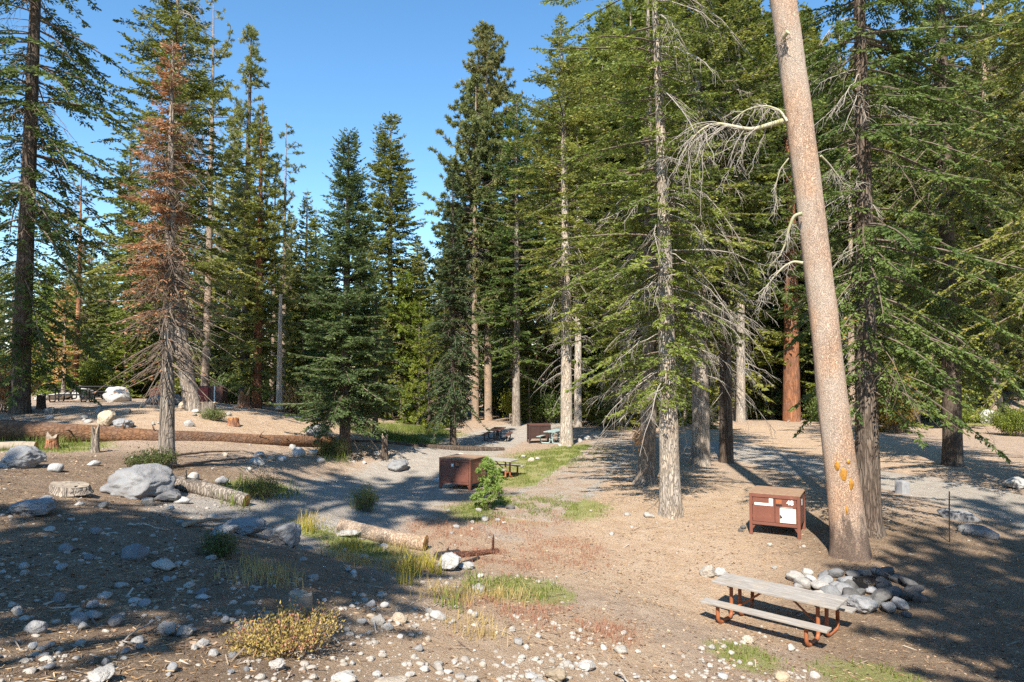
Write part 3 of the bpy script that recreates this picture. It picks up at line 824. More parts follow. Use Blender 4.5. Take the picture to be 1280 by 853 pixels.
b = gat(256, 46)
put(make_parts(28, .26, 34, 'pine', Lmax=1.9, zc=17, needles='pine', bark='bark_pine', dens=4, nl=.25, nw=.05, shape=colm,
    dead=[dict(zlo=9, zhi=20, n=60, Lmean=1.2)]), 'pine_tree', b, 'thin bare stemmed pine with a small tufted top behind the red bear box', H=28, top=-12, group=CAMP)
b = gat(305, 44)
put(make_parts(26, .34, 35, 'pine', Lmax=2.7, zc=2, needles='pine', bark='bark_dark', dens=11, nl=.26, nw=.055, shape=spire), 'pine_tree', b,
    'tall narrow pine with tufted crown right of the half dead fir', H=26, top=36, group=CAMP)
b = gat(322, 43)
put(make_parts(22, .33, 36, 'fir', Lmax=3.2, zc=1.6, needles='fir', bark='bark_red', dens=10, shape=cone, sp=.18, cl=.22, cw=.075, tw=.6), 'fir_tree', b,
    'bushy green fir with reddish trunk foot behind the mound', H=22, top=128, group=CAMP)
b = gat(355, 52)
put(make_parts(24, .22, 37, 'pine', Lmax=1.5, zc=17.5, needles='pine', bark='bark_pine', dens=3.4, nl=.26, nw=.055, shape=colm, dead=[dict(zlo=12, zhi=20, n=25, Lmean=1)]), 'pine_tree', b,
    'slender pine with a bare pale trunk and a few tufts at the top', H=24, top=148, group=CAMP)
# pale dead snag
b = gat(349, 40)
V, Q, P_ = trunk_mesh(local_path(b, [(349, 512), (349, 480), (350, 420), (351, 368)], 40), lambda u: .17 * (1 - u * .45), 10, .08, 3)
sm = Mesh(); sm.add(V, Q); e = tag(obj('dead_snag', sm.data('dead_snag', M['bark_white']), None, b), 'pale dead snag, a bare broken pole behind the mound', 'dead tree')

# dark blue-green fir
b = gat(432, 31)
put(make_parts(14.3, .25, 38, 'fir', Lmax=2.5, zc=1.5, needles='fir_blue', bark='bark_dark', dens=20, shape=lambda u: (1 - u) ** .8 * .92 + .07, tw=.6, sp=.10, cl=.15, cw=.05, slope_bot=-.1, slope_top=.75,
    dead=[dict(zlo=1.0, zhi=4, n=30, Lmean=1.5, wood='dead_brown')]), 'fir_tree', b, 'dense blue-green fir beside the right end of the long log', H=14.3, top=168, group=CAMP)
b = gat(487, 52)
put(make_parts(24, .33, 39, 'fir', Lmax=4.1, zc=2, needles='fir', bark='bark', dens=13, shape=lambda u: (1 - u) ** .65 * .9 + .06, tw=.65, sp=.17, cl=.22, cw=.08), 'fir_tree', b,
    'light green pointed fir rising behind the blue-green fir', H=24, top=146, group=CAMP)
b = gat(470, 36)
put(make_parts(10, .17, 40, 'fir', Lmax=1.7, zc=1.5, needles='fir_dark', bark='bark_dark', dens=7, sp=.14, cl=.18, cw=.06), 'fir_tree', b, 'small dark fir in the shade right of the blue-green fir', H=10, top=330, group=CAMP)
LP = dict(needles='pine', bark='bark_pine', nl=.34, nw=.075, tuft=8)
b = gat(610, 62)
put(make_parts(35, .36, 41, 'pine', Lmax=4.0, zc=9, dens=17, shape=lambda u: (1 - u) ** .6 * .9 + .08, dead=[dict(zlo=7, zhi=22, n=120, Lmean=1.8)], **LP), 'pine_tree', b,
    'tallest pine with grey-green crown and pale trunk in the centre', H=35, top=34, group=CAMP)
b = gat(594, 60)
put(make_parts(28, .30, 42, 'pine', Lmax=3.0, zc=8, dens=12, dead=[dict(zlo=5, zhi=14, n=60, Lmean=1.5)], **LP), 'pine_tree', b, 'thinner pine close against the tallest pine, its trunk leaning left', H=28, top=95, group=CAMP)
b = gat(567, 38)
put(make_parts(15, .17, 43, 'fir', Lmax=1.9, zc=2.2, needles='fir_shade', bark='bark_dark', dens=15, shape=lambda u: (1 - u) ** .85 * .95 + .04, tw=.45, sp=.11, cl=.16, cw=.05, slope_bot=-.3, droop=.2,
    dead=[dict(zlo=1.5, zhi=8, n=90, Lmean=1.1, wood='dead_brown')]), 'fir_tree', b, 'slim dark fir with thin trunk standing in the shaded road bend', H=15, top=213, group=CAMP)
b = gat(645, 55)
put(make_parts(26, .32, 44, 'fir', Lmax=3.2, zc=4, needles='fir_dark', bark='bark', dens=8, shape=colm, tw=.6, sp=.2, cl=.25, cw=.08), 'fir_tree', b, 'columnar dark fir right of the tallest pine', H=26, top=118, group=CAMP)
# fir with the clean pale trunk
b = gat(708, 38)
pth = local_path(b, [(708, 562), (708, 530), (708, 400), (706, 250), (703, 100), (700, 20)], 38)
put(make_parts(22, .33, 45, 'fir', path=pth, Lmax=3.2, zc=6.5, needles='fir', bark='bark_white', dens=8, shape=colm, tw=.6, sp=.15, cl=.2, cw=.06, flare=.25,
    dead=[dict(zlo=4, zhi=12, n=45, Lmean=1.8)]), 'fir_tree', b, 'fir with a clean pale trunk beside the grassy path edge', group=CAMP)
# main fir
b = gat(838, 21.5)
pth = local_path(b, [(839, 652), (838, 630), (835, 500), (832, 340), (826, 160), (818, 0), (814, -90)], 21.5)
put(make_parts(19, .315, 46, 'fir', path=pth, Lmax=3.9, zc=3.4, needles='fir', bark='bark_white', dens=6.8, zmax=18.4, shape=lambda u: np.minimum(1, .42 + u * 1.4) * (1 - u * .35), tw=.5, sp=.10, cl=.14, cw=.042,
    sides=22, flare=.12, fl_h=.5, disp=.09, asym=side_asym(.62, 1.05, .5, .75), slope_bot=-.12, slope_top=.15, droop=.12, jit=.4,
    dead=[dict(zlo=5, zhi=17, n=36, Lmean=2.6, sub=12, r=.012, a0=-.1, b0=-.5, hang=.9, az_f=lambda n: np.random.default_rng(6).normal(-.35, .75, n)),
          dict(zlo=3.4, zhi=12, n=20, Lmean=2.0, sub=10, r=.011, a0=-.25, az_f=lambda n: np.random.default_rng(8).normal(3.6, .8, n))]),
    'fir_tree', b, 'big fir with pale flaking trunk and bare drooping twigs left of the numbered box', group=CAMP)
b = gat(809, 27)
pth = local_path(b, [(806, 615), (808, 590), (812, 480), (812, 300), (810, 100), (810, -30)], 27)
put(make_parts(18, .33, 47, 'fir', path=pth, Lmax=3.6, zc=4.0, needles='fir', bark='bark', dens=8, zmax=17, shape=colm, tw=.5, sp=.12, cl=.17, cw=.055, sides=16, flare=1.1, fl_h=.3,
    asym=side_asym(.6, 1, .8, .8), dead=[dict(zlo=3, zhi=12, n=70, Lmean=2.2, sub=10, a0=-.3)]), 'fir_tree', b, 'fir with gnarled grey exposed roots just behind the pale flaking fir', group=CAMP)
b = gat(875, 31.5)
put(make_parts(26, .40, 48, 'fir', Lmax=3.4, zc=5.5, needles='fir', bark='bark', dens=8, shape=colm, tw=.55, sp=.15, cl=.2, cw=.065, sides=16, flare=.2,
    dead=[dict(zlo=4, zhi=13, n=60, Lmean=2)]), 'fir_tree', b, 'grey fir trunk between the pale flaking fir and the mossy one', group=CAMP)
b = gat(906, 32.5)
put(make_parts(27, .31, 49, 'fir', Lmax=3.0, zc=7.5, needles='fir_dark', bark='bark_dark', dens=7, shape=colm, tw=.55, sp=.15, cl=.2, cw=.065, sides=14,
    dead=[dict(zlo=3, zhi=20, n=110, Lmean=1.8, sub=10, hang=1.2, a0=-.4)]), 'fir_tree', b, 'dark mossy footed fir with hanging grey twigs behind the numbered bear box', group=CAMP)
b = gat(988, 60)
put(make_parts(38, .72, 50, 'fir', Lmax=4, zc=9, needles='fir_dark', bark='bark_red', dens=5, shape=colm, tw=.8, sp=.3, cl=.34, cw=.11, sides=14, flare=.15), 'fir_tree', b,
    'big orange-red trunk far across the right road', group=CAMP)

# leaning pine with no lower boughs
b = gat(1062, 17.5)
pth = local_path(b, [(1064, 712), (1062, 685), (1053, 600), (1043, 520), (1030, 400), (1012, 250), (994, 110), (979, 0), (962, -110), (950, -260)], 17.5)
zt = pth[-1, 2]
rng = np.random.default_rng(51)
zz_ = [690, 600, 520, 400, 250, 110, 0, -110, -260]; ww_ = [42, 38, 36, 33.5, 32.5, 32, 31.5, 29, 20]
hh_ = [atd(1030, y, 17.5)[2] - b[2] for y in zz_]
V, Q, PL = trunk_mesh(pth, lambda u: np.interp(u * (zt - pth[0, 2]) + pth[0, 2], hh_, np.array(ww_) / 2 / F * 17.5), 48, .055, 51, rings=170, flare=.42, fl_h=.5)
tm = Mesh(); tm.add(V, Q)
parts = [('trunk', tm.data('trunk', M['bark_lean']))]
cr = pine_crown(rng, PL, zt - 3.5, 2.4, colm, dens=7, nl=.22, nw=.05)
parts.append(('crown', cr.data('crown', [M['wood_twig'], M['pine']], False)))
def branch_from(pts, d, r0, r1, name, seed, subs=26, mat='mossy', hang=1.0, ls=.8):
    """a bare branch through pixel points, with drooping twigs"""
    rg = np.random.default_rng(seed)
    C = np.array([atd(px, py, d + k * .12) - b for k, (px, py) in enumerate(pts)])
    s = np.linspace(0, len(C) - 1, 24)
    Pb = np.stack([np.interp(s, np.arange(len(C)), C[:, a]) for a in range(3)], -1)
    for _ in range(2): Pb[1:-1] = .25 * Pb[:-2] + .5 * Pb[1:-1] + .25 * Pb[2:]
    m = Mesh(); add_tube(m, Pb, np.linspace(r0, r1, 24), 8, 0)
    ln = np.linalg.norm(C[-1] - C[0])
    k = subs; i = rg.integers(5, 23, k); p = Pb[i]
    T = nrm(Pb[np.minimum(i + 1, 23)] - Pb[i - 1])
    d_ = nrm(T * .5 + rg.normal(0, .45, (k, 3)) + np.array([0, 0, -.5 * hang]))
    l = ls * (.4 + .8 * rg.random(k)); nn = 9; t = np.linspace(0, 1, nn)
    Qp = p[:, None] + d_[:, None] * (t[None, :, None] * l[:, None, None]) + np.array([0, 0, -1.]) * (t ** 2)[None, :, None] * (l * hang * .8 * rg.random(k))[:, None, None]
    Qp[:, 1:] += np.cumsum(rg.normal(0, .035, (k, nn - 1, 3)), axis=1) * l[:, None, None]
    V, F_ = tubes(Qp, np.broadcast_to((.012 * (1 - .75 * t) + .002)[None], (k, nn)), 4); m.add(V, F_, 1)
    # finer side twigs
    kk = k * 5; j = rg.integers(0, k, kk); a = rg.integers(2, nn, kk); p2 = Qp[j, a]
    d2 = nrm(rg.normal(0, .6, (kk, 3)) + np.array([0, 0, -.7 * hang])); l2 = .12 + .3 * rg.random(kk); t2 = np.linspace(0, 1, 5)
    Q2 = p2[:, None] + d2[:, None] * (t2[None, :, None] * l2[:, None, None]) + np.array([0, 0, -1.]) * (t2 ** 2)[None, :, None] * (l2 * .3)[:, None, None]
    Q2[:, 1:] += rg.normal(0, .02, (kk, 4, 3))
    V, F_ = tubes(Q2, np.broadcast_to((.006 * (1 - .6 * t2) + .0015)[None], (kk, 5)), 3); m.add(V, F_, 1)
    return ('dead_branch', m.data('dead_branch', [M[mat], M['dead_twig']]))
parts.append(branch_from([(984, 150), (966, 155), (940, 163), (916, 158), (893, 153), (872, 165), (858, 184)], 17.3, .075, .014, '', 1, 34, 'mossy', 1.1, 1.15))
parts.append(branch_from([(984, 152), (975, 138), (958, 132), (935, 136), (915, 150)], 17.2, .035, .01, '', 2, 12, 'mossy', .8, .6))
parts.append(branch_from([(1003, 267), (992, 270), (985, 290), (982, 305), (974, 322), (962, 332)], 17.2, .05, .012, '', 3, 14, 'mossy', .7, .5))
parts.append(branch_from([(1004, 329), (992, 327), (980, 333), (966, 348), (955, 362)], 17.2, .04, .01, '', 4, 10, 'mossy', .7, .5))
parts.append(branch_from([(986, 198), (975, 212), (969, 235), (972, 262)], 17.2, .02, .008, '', 5, 6, 'mossy', .5, .35))
parts.append(branch_from([(1026, 195), (1036, 205), (1046, 218), (1056, 232)], 17.3, .03, .008, '', 6, 6, 'mossy', .5, .4))
parts.append(branch_from([(985, 40), (980, 46), (981, 52)], 16.95, .06, .03, '', 9, 5, 'mossy', .5, .2))
def sap_spot(px, py, w, h, seed):
    """oval wound hugging the front of the trunk"""
    z = atd(px, py, 17.5)[2] - b[2]
    c = np.array([*interp_path(PL, np.array([z]))[0], z])
    ru = np.interp(z, sorted(hh_), [x / 2 / F * 17.5 for _, x in sorted(zip(hh_, ww_))])
    dx = (px - 640) / F * 17.1 - (b[0] + c[0])
    dx = np.clip(dx, -ru * .85, ru * .85)
    rr, na = 5, 18
    a = np.linspace(0, 2 * PI, na, endpoint=False); vs = []
    rg = np.random.default_rng(seed); edge = .6 + .85 * fbm(np.cos(a) * 2.2 + seed * 3, np.sin(a) * 2.2, 0 * a)
    for q in range(rr):
        f = (q + .02) / (rr - 1)
        x = dx + np.cos(a) * w / 2 * f * edge; zz = np.sin(a) * h / 2 * f * edge
        pr = .022 * (1 - f ** 3) + .012
        y = -np.sqrt(np.maximum((ru * 1.0 + pr) ** 2 - x ** 2, .0004))
        vs.append(np.stack([c[0] + x, c[1] + y, z + zz], -1))
    V = np.concatenate(vs); f = []
    for q in range(rr - 1):
        for k in range(na): f.append([q * na + k, q * na + (k + 1) % na, (q + 1) * na + (k + 1) % na, (q + 1) * na + k])
    m = Mesh(); m.add(V, np.array(f)); return ('sap_wound', m.data('sap_wound', M['sap']))
for k, (px, py, w, h) in enumerate([(1046, 580, .10, .24), (1052, 591, .15, .34), (1061, 602, .12, .27), (1058, 575, .09, .12), (1055, 634, .05, .22)]): parts.append(sap_spot(px, py, w, h, k))
put(parts, 'pine_tree', b, 'thick leaning bare pine trunk with yellow sap wounds beside the numbered bear box', group=CAMP)

# dark fir beside it
b = gat(1084, 19.3)
pth = local_path(b, [(1086, 672), (1085, 650), (1083, 480), (1080, 250), (1076, 80), (1073, -40), (1071, -260)], 19.3)
put(make_parts(24, .32, 52, 'fir', path=pth, Lmax=5.0, zc=3.6, needles='fir_dark', bark='bark_dark', dens=6.5, hang=-.3, shape=lambda u: np.minimum(1, .5 + u * 1.5) * (1 - u * .5), tw=.55, sp=.11, cl=.15, cw=.045, sides=20,
    asym=side_asym(1.0, .42, .6, .7), slope_bot=-.3, slope_top=.05, droop=.2, jit=.4, disp=.1,
    dead=[dict(zlo=5, zhi=15, n=40, Lmean=1.5, sub=9, a0=-.3, wood='dead_twig', az_f=lambda n: np.random.default_rng(9).normal(3.3, .6, n)), dict(zlo=4, zhi=11, n=10, Lmean=2.4, sub=10, a0=-.5, r=.008, wood='dead_brown')]),
    'fir_tree', b, 'dark fir with black shaded trunk close behind the leaning pine', group=CAMP)
b = gat(1187, 33)
put(make_parts(30, .43, 53, 'fir', Lmax=4.4, zc=5.0, needles='fir_dark', bark='bark_dark', dens=6.5, shape=colm, tw=.6, sp=.15, cl=.2, cw=.065, sides=18, flare=.25, slope_bot=-.5, slope_top=.1, droop=.2,
    asym=side_asym(1, 1, .7, .7), dead=[dict(zlo=3, zhi=14, n=30, Lmean=2.0, a0=-.4, r=.008, wood='dead_brown')]), 'fir_tree', b, 'stout brown trunk with drooping boughs beside the right road', group=CAMP)
b = gat(1345, 24)
put(make_parts(24, .36, 54, 'fir', Lmax=4.3, zc=5.5, needles='fir', bark='bark_dark', dens=6, shape=colm, tw=.6, sp=.13, cl=.18, cw=.055, slope_bot=-.4, slope_top=.1, droop=.2), 'fir_tree', b,
    'fir at the right edge whose boughs reach into the view over the road', group=CAMP)
b = gat(1242, 64)
put(make_parts(27, .38, 55, 'pine', Lmax=2.5, zc=10, needles='pine', bark='bark_pine', dens=6, nl=.34, nw=.08, dead=[dict(zlo=5, zhi=14, n=40, Lmean=1.6)]), 'pine_tree', b, 'pale pinkish far pine trunk above the white boulder', H=27, top=-40, group=CAMP)
b = gat(94, 48)
put(make_parts(22, .25, 56, 'pine', Lmax=1.5, zc=7, needles='mixed', bark='bark_red', dens=3.0, nl=.25, nw=.05, dead=[dict(zlo=4, zhi=20, n=70, Lmean=1.4, wood='dead_brown')]), 'pine_tree', b, 'thin reddish pine almost bare of needles against the sky', H=22, top=205, group=CAMP)
b = gat(80, 44)
put(make_parts(8, .14, 57, 'fir', Lmax=1.3, zc=1.2, needles='rust', bark='bark', dens=9, shape=spire, tw=.4, sp=.15, cl=.2, cw=.06), 'fir_tree', b, 'small dead fir with pinkish rust needles behind the picnic tables on the mound', H=8, top=355, group=CAMP)

# ------------------------------------------------------------------ forest behind
SKY = np.array([(-200, 150), (0, 300), (60, 330), (125, 345), (150, 250), (300, 220), (340, 260), (375, 300), (400, 290), (450, 300), (520, 330), (545, 310), (565, 230), (600, 180), (650, 190), (690, 120),
                (740, 20), (800, -60), (900, -80), (1060, 20), (1130, 60), (1200, 30), (1280, -20), (1500, -100)], float)
rng = np.random.default_rng(77)
spots = []
CLEAR = [(988, 62, 64), (1242, 45, 66), (608, 40, 63), (1187, 45, 45)]       # keep the sight lines to these far trunks open
def forest(n, d0, d1, kinds, topf, group, label, tries=60, sep=2.6, x0=-80, x1=1360, name='fir_tree'):
    made = 0
    for _ in range(n * tries):
        if made >= n: break
        px = rng.uniform(x0, x1); d = d0 + (d1 - d0) * rng.random()
        x = (px - 640) / F * d
        if any((x - a) ** 2 + (d - c) ** 2 < sep ** 2 for a, c in spots): continue
        if any(abs(px - a) < w_ and d < dd for a, w_, dd in CLEAR): continue
        k = kinds[rng.integers(len(kinds))]; H, parts = PROTO[k]
        top = topf(px)
        z = hz(x, d)
        hgt = atd(640, top, d)[2] - z
        if hgt < 1.5: continue
        s = np.clip(hgt / H, .4, 1.7)
        put(parts, 'pine_tree' if k.startswith('pine') or k == 'young_b' else name, (x, d, z - .1), label, group=group, rz=rng.random() * 6.28, s=s)
        spots.append((x, d)); made += 1
sk = lambda px: np.interp(px, SKY[:, 0], SKY[:, 1])
forest(56, 58, 84, ['fir_a', 'fir_b', 'fir_e', 'pine_a', 'pine_b', 'fir_d'], lambda px: sk(px) + abs(rng.normal(0, 60)), 'tall conifers of the forest behind the camp', 'tall conifer among many in the forest behind the camp', sep=3.2)
forest(26, 55, 72, ['fir_a', 'fir_e', 'fir_e', 'pine_a', 'fir_c'], lambda px: sk(px) + abs(rng.normal(0, 70)), 'tall conifers of the forest behind the camp', 'tall conifer among many in the forest behind the camp', x0=715, sep=3.2)
forest(80, 84, 135, ['fir_a', 'fir_c', 'pine_a', 'pine_b'], lambda px: sk(px) + 20 + abs(rng.normal(0, 40)), 'farthest conifers at the back of the forest', 'far conifer at the back of the forest', sep=3.5)
forest(80, 50, 80, ['young_a', 'young_c', 'young_c', 'young_c', 'fir_c', 'fir_a'], lambda px: rng.uniform(300, 450), 'young trees of the forest understory', 'young bushy conifer of the forest understory', sep=1.9)
forest(10, 46, 62, ['young_a', 'young_b'], lambda px: rng.uniform(330, 430), 'yellow-green young trees behind the mound', 'yellow-green young tree behind the mound', x0=60, x1=200, sep=1.5)
forest(5, 46, 56, ['young_a', 'young_b'], lambda px: rng.uniform(330, 420), 'bright green young trees in the centre', 'bright green young tree between the blue-green fir and the slim dark fir', x0=505, x1=545, sep=1.2)

for k, (px, d, top, kd, lb) in enumerate([(340, 52, 205, 'pine_b', 'grey-green pine left of the bare pole tree'), (379, 54, 235, 'fir_a', 'pointed fir just right of the bare pole tree'), (404, 50, 292, 'fir_c', 'shorter dark fir left of the blue-green fir'),
        (456, 60, 250, 'fir_c', 'dark fir between the blue-green fir and the pointed light fir'), (120, 56, 335, 'pine_b', 'pine filling the gap left of the half dead fir'), (528, 62, 318, 'young_c', 'bright pointed young conifer left of the slim dark fir'),
        (285, 58, 130, 'fir_a', 'tall fir behind the narrow pine'), (362, 60, 262, 'fir_b', 'dark fir low in the gap behind the bare pole tree'), (393, 58, 258, 'fir_a', 'fir in the gap just left of the blue-green fir'), (521, 66, 292, 'fir_b', 'dark fir in the narrow wedge of sky left of the tallest pine'), (160, 50, 160, 'fir_a', 'fir behind the left side of the half dead fir')]):
    H, parts_ = PROTO[kd]; b = gat(px, d); put(parts_, 'pine_tree' if kd[0] == 'p' else 'fir_tree', b, lb, group=CAMP, rz=k * 1.1, H=H, top=top)
# unseen trees added around the camera for the shade they cast into view
SHADE = [(-10.6, -2.4, 'pine_top', .54), (-6.9, -4.6, 'pine_top', .60), (-8.0, -2.2, 'pine_top', .50), (-9.2, -3.0, 'pine_top', .52), (-8.6, .3, 'fir_b', .46), (-11.5, 1.5, 'fir_a', .44), (-14, -1, 'fir_b', .5), (-7.8, -3.7, 'pine_top', .68), (-8.0, -5.2, 'pine_top', .70), (-9.6, -4.4, 'pine_top', .66), (-11.6, -4.8, 'pine_top', .68), (-10.5, -3.5, 'pine_top', 1.12), (-9.7, -1.6, 'pine_top', 1.08),
         (5.7, -.5, 'fir_a', .50), (5.2, -3.0, 'pine_top', .70), (6.6, -2.5, 'pine_top', .62), (5.1, -2.6, 'pine_top', .57), (7.6, -3.5, 'pine_top', .75), (9.2, -2.2, 'pine_top', .72), (10.5, 2.2, 'fir_a', .52), (14, 4.5, 'fir_c', .6), (7, -6, 'pine_top', .95), (10, -4, 'pine_top', 1.05), (17, 7, 'fir_b', .7), (20, 2, 'fir_a', .8), (-22, 3, 'fir_b', .9), (-26.5, 4, 'pine_top', 1.2), (-24.5, 6, 'pine_top', 1.15), (-18, -8, 'fir_a', 1.0), (25, 12, 'fir_b', .9)]
for x, y, k, s in SHADE:
    H, parts = PROTO[k]
    put(parts, 'pine_tree' if k.startswith('pine') else 'fir_tree', (x, y, hz(x, y) - .1), 'unseen conifer added on the near slope to cast shade into view', group='conifers around the viewpoint', rz=rng.random() * 6.28, s=s)

# ------------------------------------------------------------------ shrubs and young plants
def shrub_mesh(seed, n_stem, hgt, rad, leaf, lw, mats, leaves=40, up=.8, fine=True):
    rg = np.random.default_rng(seed); m = Mesh()
    az = rg.random(n_stem) * 6.28; rr = rad * np.sqrt(rg.random(n_stem))
    hh = hgt * (.55 + .55 * rg.random(n_stem)) * (1 - .45 * (rr / rad) ** 2)
    t = np.linspace(0, 1, 6)
    base = np.stack([np.cos(az) * rr * .35, np.sin(az) * rr * .35, 0 * rr - .05], -1)
    tip = np.stack([np.cos(az) * rr, np.sin(az) * rr, hh], -1)
    P = base[:, None] + (tip - base)[:, None] * t[None, :, None] + rg.normal(0, .02, (n_stem, 6, 3)) * hgt
    P[:, :, 2] += (hh * .12)[:, None] * np.sin(t * PI)[None]
    V, Q = tubes(P, np.broadcast_to((.007 * (1 - .7 * t) + .002)[None], (n_stem, 6)), 4); m.add(V, Q, 0)
    i = np.repeat(np.arange(n_stem), leaves); k = len(i); f = .25 + .75 * rg.random(k)
    idx = f * 5; a = np.clip(idx.astype(int), 0, 4); fr = (idx - a)[:, None]
    p = P[i, a] * (1 - fr) + P[i, a + 1] * fr + rg.normal(0, leaf * 1.1, (k, 3))
    d = nrm(rg.normal(0, .8, (k, 3)) + np.array([0, 0, up]))
    br = rg.random(n_stem); rn = np.clip(.5 * br[i] + .5 * rg.random(k), 0, .999)
    cards(m, p, d, leaf * (.6 + .8 * rg.random(k)), np.full(k, lw), rg, 1, rn, 1.2)
    return m.data('leaves', mats, False)
def shrub(px, py, hgt, rad, seed, label, leafm, leaf=.035, lw=.02, n=60, leaves=40, cat='shrub', name='shrub', loc=None, group=None, wood_='wood_twig', sy=.7):
    p = at(px, py) if loc is None else loc
    me = shrub_mesh(seed, n, hgt, rad, leaf, lw, [M[wood_], M[leafm]], leaves)
    return tag(obj(name, me, None, p, (0, 0, seed), (1, sy, 1)), label, cat, group)
shrub(356, 812, .44, .82, 1, 'low yellow and russet leafed bush in the sunny foreground', 'bush', .036, .024, 130, 36)
shrub(272, 692, .34, .55, 2, 'low dark green bush in the shade of the slope', 'bush_green', .035, .02, 80, 40)
shrub(455, 640, .8, .5, 3, 'small grey-green bush beside the fallen pale log', 'bush_green', .06, .02, 50, 45)
shrub(190, 585, .5, .75, 4, 'dark green low bush behind the grey boulder', 'bush_green', .05, .03, 80, 45)
shrub(325, 622, .6, .9, 5, 'grassy green shrub below the long log', 'bush_green', .09, .015, 70, 40)
shrub(265, 525, .5, .7, 6, 'low green bush on the sunny mound', 'bush_green', .06, .03, 60, 40)
shrub(415, 570, .7, .8, 7, 'weedy green bush at the foot of the blue-green fir', 'bush_green', .1, .02, 60, 40)
shrub(1268, 545, 2.2, 2.0, 8, 'rounded yellow-green bush at the right edge beside the white boulder', 'bright', .14, .07, 110, 70)
shrub(1215, 528, 1.2, 2.6, 9, 'bright low green bushes left of the white boulder', 'bright', .14, .07, 110, 60)
shrub(5, 515, 2.2, 1.4, 10, 'pinkish red autumn bush at the left edge', 'rust', .1, .05, 80, 60)
for k, (px, d, h, r, mt, lb) in enumerate([(45, 52, 3.5, 2.4, 'gold', 'golden autumn bush behind the big dark fir'), (60, 56, 5, 2.0, 'rust', 'orange autumn bush right of the big dark fir'), (120, 50, 2.5, 2.2, 'bright', 'yellow-green bush behind the mound tables'),
        (170, 52, 3, 2.6, 'bright', 'yellow-green bush behind the half dead fir'), (375, 44, 1.6, 1.6, 'bush', 'yellow bush behind the pale snag'), (462, 55, 2.0, 1.6, 'bush', 'yellow bush between the dark trunks'),
        (545, 58, 2.2, 2.4, 'bush_green', 'green thicket left of the twin pines'), (650, 62, 3.4, 2.6, 'bright', 'bright green thicket right of the twin pines'), (680, 60, 2.8, 2.4, 'bush_green', 'dark green thicket behind the far picnic table'),
        (760, 58, 3.0, 3.0, 'bush_green', 'green thicket at the end of the path'), (930, 66, 2.6, 2.6, 'bush_green', 'green thicket left of the orange-red trunk'), (1115, 50, 4.5, 1.8, 'gold', 'yellow autumn bush between the dark fir and the stout trunk'),
        (1035, 62, 2.6, 2.6, 'bush_green', 'green thicket right of the orange-red trunk'), (1130, 64, 3, 2.6, 'bush_green', 'grey-green thicket beyond the right road'), (850, 60, 2.6, 3, 'bush_green', 'green thicket behind the grey fir trunks'), (300, 50, 2.2, 2.6, 'bush_green', 'green thicket behind the red bear box')]):
    shrub(0, 0, h, r, 20 + k, lb, mt, .22, .11, 90, 60, loc=gat(px, d))
for k, px in enumerate(range(-60, 1360, 62)):
    d = 66 + 10 * ((k * 7) % 5) / 4
    shrub(0, 0, 2.6 + (k % 3), 3.2, 60 + k % 6, 'scrubby thicket at the foot of the forest', ['bush_green', 'fir', 'bush_green', 'pine'][k % 4], .26, .12, 90, 60, loc=gat(px, d), group='thickets at the foot of the forest')

# little pine sapling by the middle bear box
b = at(612, 637)
rg = np.random.default_rng(91)
Ps = np.c_[np.zeros(8), np.zeros(8), np.linspace(-.05, 1.6, 8)]
tmh = Mesh(); add_tube(tmh, Ps, np.linspace(.035, .012, 8), 8, 0)
crw = pine_crown(rg, Ps, .1, .72, lambda u: .95 - .6 * u, dens=32, tl=.18, tuft=18, nl=.14, nw=.024, sp=.09, t0=.3, slope=.25, jit=.25)
e = bpy.data.objects.new('pine_sapling', None); COL.objects.link(e); e.location = b; e.scale = (.84,) * 3
tag(e, 'bright green pine sapling growing right of the middle bear box', 'sapling')
obj('trunk', tmh.data('trunk', M['bark']), e); obj('crown', crw.data('crown', [M['wood_twig'], needle_mat('sapling_needles', (.22, .31, .06), (.42, .50, .14))], False), e)
# ------------------------------------------------------------------ grass
def blades(spots_, hgt, wid, dens, seed, name, mat, curl=.5):
    rg = np.random.default_rng(seed); m = Mesh()
    ps = []
    for cx, cy, r in spots_:
        n = int(dens * r * r * 3.14)
        a = rg.random(n) * 6.28; q = r * 1.15 * np.sqrt(rg.random(n)) * (.5 + .7 * rg.random(n))
        x, y = cx + np.cos(a) * q, cy + np.sin(a) * q * 1.1
        k = fbm(x * 2.2, y * 2.2, 0 * x + seed) > .44
        ps.append(np.c_[x[k], y[k]])
    p = np.concatenate(ps); n = len(p); z = height(p[:, 0], p[:, 1])
    a = rg.random(n) * 6.28; h = hgt * (.4 + .9 * rg.random(n)); w = wid * (.6 + .8 * rg.random(n))
    dx = np.stack([np.cos(a), np.sin(a), 0 * a], -1); ln = np.stack([np.cos(a + 1.57 + rg.normal(0, .6, n)), np.sin(a + 1.57 + rg.normal(0, .6, n)), 0 * a], -1) * (h * curl * rg.random(n))[:, None]
    b0 = np.c_[p, z - .02]
    md = b0 + ln * .35 + np.array([0, 0, 1]) * (h * .6)[:, None]; tp = b0 + ln * 1.1 + np.array([0, 0, 1]) * h[:, None]
    V = np.stack([b0 - dx * w[:, None] / 2, b0 + dx * w[:, None] / 2, md + dx * w[:, None] * .4, md - dx * w[:, None] * .4, tp], 1).reshape(-1, 3)
    i = np.arange(n) * 5; rn = np.clip(.5 * fbm(p[:, 0], p[:, 1], 0 * z) + .5 * rg.random(n), 0, .999)
    m.add(V, np.stack([i, i + 1, i + 2, i + 3], -1), 0, rn)
    m.f.append(np.stack([i + 3, i + 2, i + 4], -1).astype(np.int32)); m.m.append(np.zeros(n, np.int32)); m.r.append(rn.astype(np.float32))
    tag(obj(name, m.data(name, mat, False)), kind='stuff')
